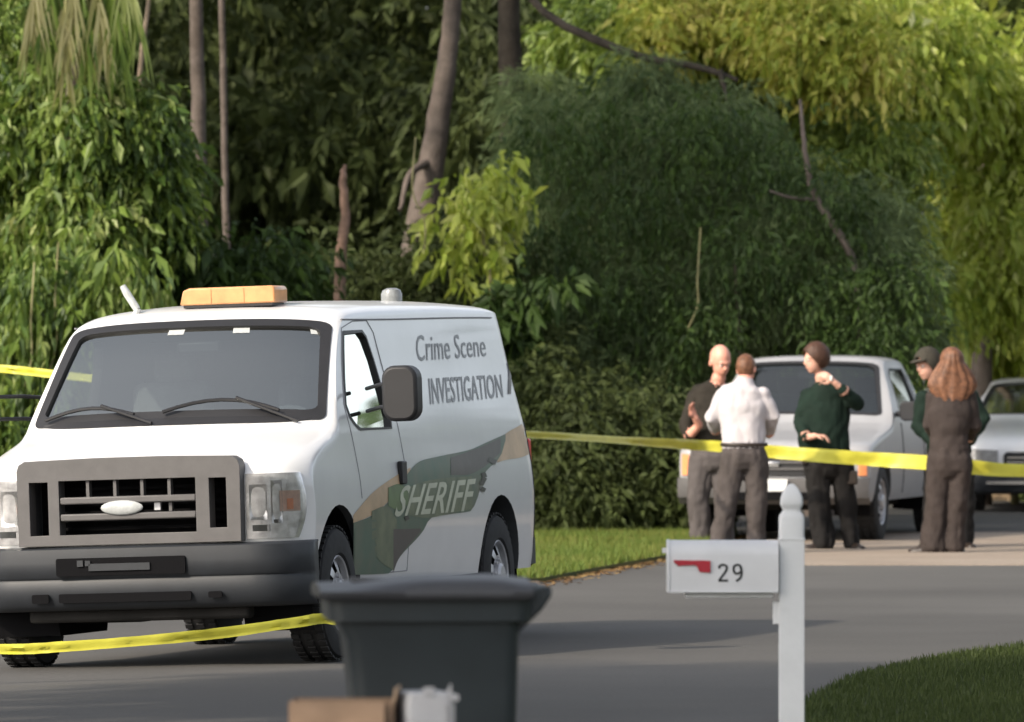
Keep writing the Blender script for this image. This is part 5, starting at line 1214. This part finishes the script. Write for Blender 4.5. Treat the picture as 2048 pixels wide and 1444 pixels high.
class Fig:
    """one continuous figure grown from tapered limbs and fused by remeshing"""
    def __init__(s): s.b = MB(); s.tags = []
    def limb(s, tagi, pts, rad, n=14, sub=4):
        pts = [Vector(p) for p in pts]
        # densify
        P2, R2 = [], []
        for i in range(len(pts) - 1):
            for k in range(sub):
                t = k / sub; P2.append(pts[i].lerp(pts[i + 1], t))
                a, c = rad[i], rad[i + 1]
                a = a if isinstance(a, tuple) else (a, a); c = c if isinstance(c, tuple) else (c, c)
                u = t * t * (3 - 2 * t); R2.append((a[0] + (c[0] - a[0]) * u, a[1] + (c[1] - a[1]) * u))
        P2.append(pts[-1]); a = rad[-1]; R2.append(a if isinstance(a, tuple) else (a, a))
        # rounded ends
        t0 = (P2[0] - P2[1]).normalized(); t1 = (P2[-1] - P2[-2]).normalized()
        r0, r1 = min(R2[0]), min(R2[-1])
        P3 = [P2[0] + t0 * r0 * .62, P2[0] + t0 * r0 * .4] + P2 + [P2[-1] + t1 * r1 * .4, P2[-1] + t1 * r1 * .62]
        R3 = [(R2[0][0] * .35, R2[0][1] * .35), (R2[0][0] * .8, R2[0][1] * .8)] + R2 + [(R2[-1][0] * .8, R2[-1][1] * .8), (R2[-1][0] * .35, R2[-1][1] * .35)]
        v0 = len(s.b.v)
        # frame: first radius along the sideways axis X when the limb is upright
        vs = []
        for i, p in enumerate(P3):
            t = (P3[min(i + 1, len(P3) - 1)] - P3[max(i - 1, 0)]).normalized()
            ref = s.ref if abs(t.dot(s.ref)) < .95 else Vector((0, 0, 1))
            a = (ref - t * ref.dot(t)).normalized(); c = t.cross(a); ra, rb = R3[i]
            for j in range(n):
                q = 2 * math.pi * j / n; vs.append(p + a * math.cos(q) * ra + c * math.sin(q) * rb)
        k = len(P3)
        fs = [(i * n + j, i * n + (j + 1) % n, (i + 1) * n + (j + 1) % n, (i + 1) * n + j) for i in range(k - 1) for j in range(n)] + [tuple(range(n - 1, -1, -1)), tuple((k - 1) * n + j for j in range(n))]
        s.b.add(vs, fs); s.tags += [tagi] * (len(s.b.v) - v0)
    def ball(s, tagi, c, r, rot=None):
        v0 = len(s.b.v); s.b.ball(c, r, 18, 12, rot); s.tags += [tagi] * (len(s.b.v) - v0)
    def hand(s, wrist, d, pn, curl=.5, side=1):
        """palm, four fingers of different length, thumb; d: direction of the hand, pn: palm normal"""
        d = Vector(d).normalized(); pn = Vector(pn); pn = (pn - d * pn.dot(d)).normalized(); sd = d.cross(pn) * side
        keep = s.ref; s.ref = sd
        wrist = Vector(wrist)
        s.limb(2, [wrist, wrist + d * .045, wrist + d * .085], [(.027, .02), (.040, .017), (.040, .015)], 10, 2)
        for i, (o, ln) in enumerate(((-.030, .062), (-.010, .074), (.011, .070), (.030, .056))):
            p = wrist + d * .085 + sd * o; pts = [p]; dd = d.copy()
            for k, f in enumerate((.42, .33, .25)):
                dd = (dd * math.cos(curl * .8) + pn * math.sin(curl * .8)).normalized(); p = p + dd * ln * f * 1.15; pts.append(p)
            s.limb(2, pts, [.0098, .0092, .0085, .0075], 8, 2)
        p = wrist + d * .028 - sd * .034
        d1 = (d * .7 - sd * .7 + pn * .3).normalized(); d2 = (d * .95 - sd * .2 + pn * .45).normalized()
        s.limb(2, [p, p + d1 * .038, p + d1 * .038 + d2 * .045], [.013, .011, .009], 8, 2)
        s.ref = keep
    def head(s, c, face, up, k=1.0, tagi=2):
        """c: centre of the head; face: where it looks; up: its top"""
        f = Vector(face).normalized(); u = Vector(up); u = (u - f * u.dot(f)).normalized(); sd = f.cross(u)
        rot = Matrix((sd, f, u)).transposed(); c = Vector(c); s.hr = rot; s.hc = c; s.hk = k
        W = lambda x, y, z: c + rot @ (Vector((x, y, z)) * k)
        s.ball(tagi, W(0, -.012, .022), (.076 * k, .096 * k, .100 * k), rot)
        s.ball(tagi, W(0, .018, -.035), (.060 * k, .074 * k, .078 * k), rot)
        s.ball(tagi, W(0, .045, -.088), (.034 * k, .030 * k, .026 * k), rot)
        s.ball(tagi, W(0, .094, -.022), (.013 * k, .020 * k, .024 * k), rot)
        s.ball(tagi, W(0, .080, .018), (.050 * k, .016 * k, .012 * k), rot)
        s.ball(tagi, W(0, .082, -.062), (.024 * k, .012 * k, .012 * k), rot)
        for x in (-1, 1): s.ball(tagi, W(x * .079, -.008, -.015), (.010 * k, .020 * k, .033 * k), rot)
        return W
    def build(s, root, mats, vox=.0105, fold=(.014, .020)):
        me = bpy.data.meshes.new('figure'); me.from_pydata([tuple(v) for v in s.b.v], [], s.b.f)
        o = bpy.data.objects.new('tmp', me); COL.objects.link(o)
        m = o.modifiers.new('r', 'REMESH'); m.mode = 'VOXEL'; m.voxel_size = vox; m.adaptivity = 0
        m = o.modifiers.new('s', 'SMOOTH'); m.factor = .5; m.iterations = 3
        dg = bpy.context.evaluated_depsgraph_get(); dg.update()
        me2 = bpy.data.meshes.new_from_object(o.evaluated_get(dg), depsgraph=dg); bpy.data.objects.remove(o)
        kd = KDTree(len(s.b.v))
        for i, v in enumerate(s.b.v): kd.insert(v, i)
        kd.balance()
        n = len(me2.vertices); co = np.empty(n * 3, np.float32); me2.vertices.foreach_get('co', co); co = co.reshape(-1, 3)
        no = np.empty(n * 3, np.float32); me2.vertices.foreach_get('normal', no); no = no.reshape(-1, 3)
        vt = np.empty(n, np.int32); fo = np.zeros(n, np.float32)
        for i in range(n):
            v = co[i]; best = {}
            for (_, idx, dist) in kd.find_n(v, 3): best[s.tags[idx]] = best.get(s.tags[idx], 0) + 1 / (dist + .002)
            tg = max(best, key=best.get); vt[i] = tg
            if tg in (0, 1):
                sx, sz = (9, 3.5) if tg == 1 else (8, 6)
                f = noise.noise(Vector((v[0] * sx + 3, v[1] * sx, v[2] * sz + n % 97)))
                g = noise.noise(Vector((v[0] * 22, v[1] * 22, v[2] * 16 + 5)))
                fo[i] = (abs(f) * 1.4 - .3) * fold[tg] + g * fold[tg] * .35
        co += no * fo[:, None]
        me2.vertices.foreach_set('co', co.ravel())
        F = np.empty(len(me2.loops), np.int32); me2.loops.foreach_get('vertex_index', F)
        ls = np.empty(len(me2.polygons), np.int32); me2.polygons.foreach_get('loop_start', ls)
        me2.materials.clear()
        for m_ in mats: me2.materials.append(m_)
        me2.polygons.foreach_set('material_index', vt[F[ls]].astype(np.int32)); me2.polygons.foreach_set('use_smooth', np.ones(len(ls), bool))
        me2.update(); me2.name = 'body'
        return link('body', me2, None, root)
def hair_cap(root, fig, m, zcut=.0, back=-.03, grow=.010, name='hair', length=0):
    """a close head of hair: the skull shell above the hairline, with uneven strands"""
    b = MB(); k = fig.hk; nu, nv = 40, 18; vs = []
    for i in range(nv):
        t = (i / (nv - 1)) * 1.0
        for j in range(nu):
            q = 2 * math.pi * j / nu; fr = max(0, math.sin(q))      # +Y is the face
            tmax = R(150) * (1 - fr) + R(62) * fr
            th = t * tmax
            rr = 1 + .05 * noise.noise(Vector((math.cos(q) * 4, math.sin(q) * 4, th * 5)))
            v = Vector(((.076 + grow) * rr * math.sin(th) * math.cos(q), -.012 + (.096 + grow) * rr * math.sin(th) * math.sin(q), .022 + (.100 + grow) * rr * math.cos(th)))
            if length and th > R(80) and fr < .35: v.z -= length * ((th - R(80)) / R(70)) ** 1.3; v.y -= .01 * length; v.x *= 1 + length * .9 * ((th - R(80)) / R(70))
            vs.append(fig.hc + fig.hr @ (v * k))
    b.add(vs, [(i * nu + j, (i + 1) * nu + j, (i + 1) * nu + (j + 1) % nu, i * nu + (j + 1) % nu) for i in range(nv - 1) for j in range(nu)])
    o = b.build(name, m, root, angle=80); s_ = o.modifiers.new('s', 'SOLIDIFY'); s_.thickness = .012; s_.offset = -1; return o
def eyes(root, W):
    for x in (-.032, .032):
        b = MB(); b.ball(W(x, .079, .0), .010, 10, 8); e = b.build('eye', C['paper'], root)
        b = MB(); b.ball(W(x, .0865, .0), .0055, 8, 6); b.build('iris', C['phone'], e)
def shoe(root, ankle, d, m=None):
    d = Vector((d[0], d[1], 0)).normalized(); sd = Vector((-d.y, d.x, 0)); a = Vector(ankle)
    b = MB(); rows = []
    for t, wd, h in ((-.075, .022, .05), (-.06, .036, .075), (0, .040, .085), (.06, .042, .06), (.12, .048, .045), (.165, .042, .038), (.195, .022, .028)):
        c = Vector((a.x, a.y, 0)) + d * t
        rows.append([c + sd * wd * x + Vector((0, 0, z * h)) for x, z in ((-1, .05), (-1.02, .35), (-.75, .85), (0, 1), (.75, .85), (1.02, .35), (1, .05))])
    vs = [v for r in rows for v in r]
    b.add(vs, [(i * 7 + j, (i + 1) * 7 + j, (i + 1) * 7 + (j + 1) % 7, i * 7 + (j + 1) % 7) for i in range(6) for j in range(7)] + [tuple(range(7)), tuple(42 + j for j in range(6, -1, -1))])
    return b.build('shoe', m or C['shoe'], root, angle=60)
def person(label, D, px, fn, group=None):
    o = P(px, 700, D); root = empty('person', (o.x, D, 0)); tag(root, label, 'person', group)
    base = Vector((o.x, D, 0))
    J = lambda x, y, dy=0: P(x, y, D + dy) - base
    fn(root, J); return root

def white_shirt(root, J):
    f = Fig(); f.ref = Vector((1, 0, 0))
    # torso leaning a little forward (away), shirt
    f.limb(0, [J(1488, 893, 0), J(1486, 855, .02), J(1484, 815, .03), J(1485, 785, .05), J(1489, 765, .07)], [(.185, .125), (.19, .13), (.215, .135), (.205, .115), (.09, .08)], 22)
    for sx, e, w_ in ((1, (1424, 836), (1432, 862)), (-1, (1546, 832), (1538, 868))):
        s_ = (1448, 788) if sx > 0 else (1523, 786)
        f.limb(0, [J(*s_, .04), J(*e, .05), J(*w_, .28)], [.072, .060, .047], 14)
        f.limb(2, [J(*w_, .27), J(w_[0] + sx * 8, w_[1] - 4, .36)], [.034, .030], 10)
        f.hand(J(w_[0] + sx * 8, w_[1] - 4, .36), (sx * .3, .9, .15), (sx * .8, 0, -.4), .5, sx)
    # hips and legs
    f.limb(1, [J(1488, 899, 0), J(1488, 907, 0), J(1488, 925, 0)], [(.19, .135), (.20, .15), (.19, .14)], 22)
    f.limb(1, [J(1466, 915, 0), J(1455, 1000, -.02), J(1446, 1050, .01), J(1438, 1096, .05)], [(.115, .12), (.092, .09), (.088, .09), (.092, .11)], 16, 5)
    f.limb(1, [J(1510, 915, 0), J(1514, 1000, .0), J(1512, 1050, .03), J(1512, 1096, .06)], [(.115, .12), (.092, .09), (.085, .09), (.088, .11)], 16, 5)
    f.limb(2, [J(1489, 775, .06), J(1491, 755, .09)], [.062, .058], 14)
    W = f.head(J(1493, 738, .12), (.35, .9, -.3), (.0, .3, 1), 1.0)
    f.build(root, [C['white'], C['trouser'], M['skin_red']])
    hair_cap(root, f, C['hair_red'], grow=.007); eyes(root, W)
    shoe(root, J(1438, 1100, .05), (-.3, 1)); shoe(root, J(1512, 1100, .06), (.2, 1))
    b = MB(); ring = [J(1488, 889, 0) + Vector((.198 * math.cos(q), .140 * math.sin(q), 0)) for q in [2 * math.pi * i / 32 for i in range(33)]]
    b.tube(ring, [(.016, .006)] * 33, 8, caps=False); b.build('belt', C['belt'], root)
    b = MB(); n0 = J(1489, 770, .055); ring = [n0 + Vector((.072 * math.cos(q), .066 * math.sin(q), .008 * math.sin(q))) for q in [2 * math.pi * i / 24 for i in range(25)]]
    b.tube(ring, [(.020, .006)] * 25, 8, caps=False); b.build('collar', C['white'], root)
def bald_man(root, J):
    f = Fig(); f.ref = Vector((1, 0, 0))
    f.limb(0, [J(1425, 895), J(1425, 860), J(1428, 820), J(1430, 785), J(1434, 768)], [(.18, .13), (.19, .14), (.22, .14), (.215, .115), (.09, .08)], 22)
    f.limb(0, [J(1392, 792), J(1372, 850, -.05), J(1378, 872, -.12)], [.075, .062, .052], 14)
    f.limb(2, [J(1378, 872, -.12), J(1398, 850, -.22), J(1390, 835, -.27)], [.045, .036, .03], 12)
    f.hand(J(1390, 835, -.27), (-.35, -.3, .85), (.6, -.6, 0), .55, 1)
    f.limb(0, [J(1470, 792), J(1492, 850, -.03), J(1480, 880, -.1)], [.075, .062, .05], 14)
    f.hand(J(1480, 880, -.1), (-.5, -.7, 0), (0, 0, -1), .5, -1)
    f.limb(1, [J(1426, 893), J(1426, 912), J(1426, 930)], [(.19, .135), (.20, .15), (.19, .14)], 22)
    f.limb(1, [J(1404, 918), J(1396, 1000, -.02), J(1398, 1050), J(1400, 1092)], [(.12, .12), (.098, .095), (.092, .09), (.095, .11)], 16, 5)
    f.limb(1, [J(1448, 918), J(1450, 1000, -.03), J(1448, 1050), J(1447, 1092)], [(.12, .12), (.095, .095), (.088, .09), (.09, .11)], 16, 5)
    f.limb(2, [J(1434, 775), J(1438, 752, -.04)], [.066, .062], 14)
    W = f.head(J(1441, 722, -.07), (.35, -.75, -.38), (.05, -.3, 1), 1.16)
    f.build(root, [C['olive'], C['greytr'], M['skin_red']]); eyes(root, W)
    shoe(root, J(1400, 1100), (-.2, -1)); shoe(root, J(1447, 1100), (.2, -1))
    b = MB()
    for s_ in (-1, 1): b.box(W(s_ * .032, .090, .023), (.026, .008, .006))
    b.build('eyebrow', C['hair_brown'], root)
def green_jacket(root, J):
    f = Fig(); f.ref = Vector((1, 0, 0))
    f.limb(0, [J(1655, 905), J(1646, 870), J(1646, 825), J(1652, 785), J(1652, 765)], [(.205, .16), (.225, .18), (.235, .165), (.20, .125), (.095, .085)], 22)
    f.limb(0, [J(1688, 788, .0), J(1715, 808, -.10), J(1684, 778, -.24)], [.078, .068, .050], 14)     # right arm raised to the chin
    f.limb(2, [J(1686, 780, -.23), J(1668, 764, -.27)], [.034, .028], 10)
    f.hand(J(1668, 764, -.27), (-.75, -.1, .6), (-.5, .6, 0), .7, -1)
    f.limb(0, [J(1618, 790, .02), J(1601, 845, -.02), J(1612, 875, -.2)], [.078, .068, .050], 14)
    f.limb(2, [J(1612, 875, -.2), J(1630, 872, -.27)], [.036, .030], 10)
    f.hand(J(1630, 872, -.27), (.9, -.3, 0), (0, 0, -1), .8, 1)
    f.limb(1, [J(1656, 902), J(1656, 920), J(1656, 940)], [(.195, .145), (.20, .155), (.185, .14)], 22)
    f.limb(1, [J(1634, 925), J(1638, 1000, -.03), J(1642, 1050), J(1648, 1090)], [(.12, .125), (.10, .10), (.098, .10), (.10, .12)], 16, 5)
    f.limb(1, [J(1682, 925), J(1690, 1000, .03), J(1698, 1050, .05), J(1704, 1090, .06)], [(.115, .12), (.092, .095), (.075, .085), (.07, .085)], 16, 5)
    f.limb(2, [J(1650, 775, -.0), J(1642, 750, -.03)], [.064, .06], 14)
    W = f.head(J(1631, 718, -.05), (-.9, -.38, -.12), (.05, -.02, 1), 1.05)
    f.build(root, [C['green'], C['dark'], M['skin']]); eyes(root, W)
    hair_cap(root, f, C['hair_brown'], grow=.012)
    shoe(root, J(1648, 1098), (-1, -.3)); shoe(root, J(1704, 1098, .06), (.5, -1))
    b = MB(); ring = [J(1655, 906) + Vector((.212 * math.cos(q), .158 * math.sin(q), 0)) for q in [2 * math.pi * i / 32 for i in range(33)]]
    b.tube(ring, [(.022, .008)] * 33, 8, caps=False); bl = b.build('duty_belt', C['belt'], root)
    for c_, d_ in ((J(1610, 914, -.05), (.05, .10, .13)), (J(1698, 914, -.08), (.05, .09, .10)), (J(1702, 955, .0), (.11, .16, .12))):
        b = MB(); b.box(c_, d_); b.build('belt_pouch', C['belt'], bl, bevel=.012)
    b = MB(); n0 = J(1650, 768, -.01); ring = [n0 + Vector((.078 * math.cos(q), .07 * math.sin(q), .008)) for q in [2 * math.pi * i / 24 for i in range(25)]]
    b.tube(ring, [(.020, .008)] * 25, 8, caps=False); b.build('collar', C['green'], root)
    b = MB(); b.box(J(1662, 756, -.30), (.022, .012, .045)); b.build('cuff', C['paper'], root, bevel=.004)
def brown_suit(root, J):
    f = Fig(); f.ref = Vector((1, 0, 0))
    f.limb(0, [J(1899, 905), J(1898, 870), J(1900, 830), J(1902, 790, .02), J(1904, 768, .03)], [(.175, .13), (.165, .12), (.19, .13), (.185, .11), (.085, .075)], 22)
    for sx, s_, e, w_ in ((1, (1868, 790), (1858, 850), (1872, 880)), (-1, (1938, 790), (1950, 850), (1938, 878))):
        f.limb(0, [J(*s_, .02), J(*e, .04), J(*w_, .26)], [.066, .055, .044], 14)
        f.limb(2, [J(*w_, .25), J(w_[0] + sx * 6, w_[1] - 3, .34)], [.032, .027], 10)
        f.hand(J(w_[0] + sx * 6, w_[1] - 3, .34), (sx * .4, .9, 0), (sx * .7, 0, -.5), .5, sx)
    f.limb(1, [J(1899, 900), J(1899, 918), J(1899, 940)], [(.175, .13), (.20, .155), (.195, .15)], 22)
    f.limb(1, [J(1879, 925), J(1874, 1000), J(1868, 1050), J(1866, 1097)], [(.115, .12), (.098, .10), (.10, .10), (.112, .125)], 16, 5)
    f.limb(1, [J(1921, 925), J(1916, 1000, -.02), J(1911, 1050), J(1909, 1097)], [(.112, .12), (.094, .095), (.088, .09), (.090, .11)], 16, 5)
    f.limb(2, [J(1903, 775, .02), J(1903, 750, .03)], [.055, .052], 14)
    W = f.head(J(1903, 727, .03), (-.1, .95, -.3), (0, .3, 1), 1.05)
    f.build(root, [C['brown'], C['brown'], M['skin']]); eyes(root, W)
    # long loose hair down the back
    b = MB(); hc = f.hc; nu, nv = 80, 24; vs = []
    for i in range(nv):
        t = i / (nv - 1)
        for j in range(nu):
            q = 2 * math.pi * j / nu
            if t < .4:
                th = t / .4 * R(95); rx, ry = (.100 * math.sin(th), .112 * math.sin(th)); z = .03 + .115 * math.cos(th)
            else:
                s2 = (t - .4) / .6; rx, ry = .100 + .115 * math.sin(s2 * 2.1) , .112 - .03 * s2; z = .02 - .34 * s2
                rx *= (1 - .35 * max(0, s2 - .6) / .4)
            k = 1 + .09 * noise.noise(Vector((math.cos(q) * 3.5, math.sin(q) * 3.5, z * 3))) + .035 * math.sin(q * 13 + t * 3) + .05 * noise.noise(Vector((q * 6, z * 2, 5)))
            x, y = rx * k * math.cos(q), ry * k * math.sin(q) - .03
            if y > .02 and t > .3: y = .02 + (y - .02) * .1
            vs.append(hc + Vector((x, y - .02, z)))
    b.add(vs, [(i * nu + j, (i + 1) * nu + j, (i + 1) * nu + (j + 1) % nu, i * nu + (j + 1) % nu) for i in range(nv - 1) for j in range(nu)])
    ho = b.build('long_hair', C['hair_red'], root, angle=80)
    shoe(root, J(1862, 1105), (-.9, .2)); shoe(root, J(1909, 1105), (.4, 1))
def cap_officer(root, J):
    f = Fig(); f.ref = Vector((1, 0, 0))
    f.limb(0, [J(1898, 905), J(1898, 870), J(1898, 825), J(1892, 785), J(1884, 765)], [(.20, .14), (.20, .145), (.235, .15), (.225, .12), (.095, .085)], 22)
    f.limb(0, [J(1850, 792), J(1837, 852, -.02), J(1868, 885, -.14)], [.078, .068, .052], 14)
    f.hand(J(1868, 885, -.14), (.8, -.3, -.2), (0, 1, 0), .5, 1)
    f.limb(0, [J(1940, 792), J(1966, 838, -.02), J(1938, 882, -.12)], [.078, .066, .05], 14)
    f.hand(J(1938, 882, -.12), (-.8, -.3, -.2), (0, 1, 0), .5, -1)
    f.limb(1, [J(1898, 900), J(1898, 920), J(1898, 940)], [(.19, .14), (.20, .15), (.185, .14)], 22)
    f.limb(1, [J(1876, 925), J(1868, 1000), J(1862, 1050), J(1860, 1088)], [(.12, .12), (.095, .095), (.09, .09), (.092, .11)], 16, 5)
    f.limb(1, [J(1922, 925), J(1930, 1000), J(1926, 1050), J(1924, 1088)], [(.12, .12), (.095, .095), (.09, .09), (.092, .11)], 16, 5)
    f.limb(2, [J(1880, 775), J(1866, 752, -.02)], [.064, .06], 14)
    W = f.head(J(1855, 730, -.04), (-.75, -.6, -.15), (-.1, 0, 1), 1.10)
    f.build(root, [C['green'], C['dark'], M['skin']]); eyes(root, W)
    hair_cap(root, f, C['cap'], grow=.014, name='cap')
    b = MB(); k = f.hk; vs = []
    for i in range(7):
        a = R(-60 + 20 * i)
        for r_ in (1, 1.75): vs.append(f.hc + f.hr @ (Vector((math.sin(a) * .088 * (1 if r_ == 1 else 1.05), -.012 + math.cos(a) * .104 * r_ * (1 if r_ == 1 else .98), .062 - (r_ - 1) * .02)) * k))
    b.add(vs, [(2 * i, 2 * i + 1, 2 * i + 3, 2 * i + 2) for i in range(6)]); br = b.build('cap_brim', C['cap'], root, angle=60); s_ = br.modifiers.new('s', 'SOLIDIFY'); s_.thickness = .006
    shoe(root, J(1856, 1096), (-.4, -1)); shoe(root, J(1928, 1096), (.4, -1))
person('bald man in dark olive top and grey trousers looking down behind the white shirt', 68.0, 1426, bald_man, 'people talking at the tape')
person('man in white shirt and grey trousers seen from behind, reddish hair', 66.1, 1488, white_shirt, 'people talking at the tape')
person('heavy man in dark green jacket and black trousers with hand raised to his chin', 67.4, 1655, green_jacket, 'people talking at the tape')
person('person in dark green uniform and cap, elbows out, mostly hidden behind the brown suit', 67.9, 1898, cap_officer, 'people talking at the tape')
person('person with long auburn hair in brown suit seen from behind', 66.3, 1899, brown_suit, 'people talking at the tape')
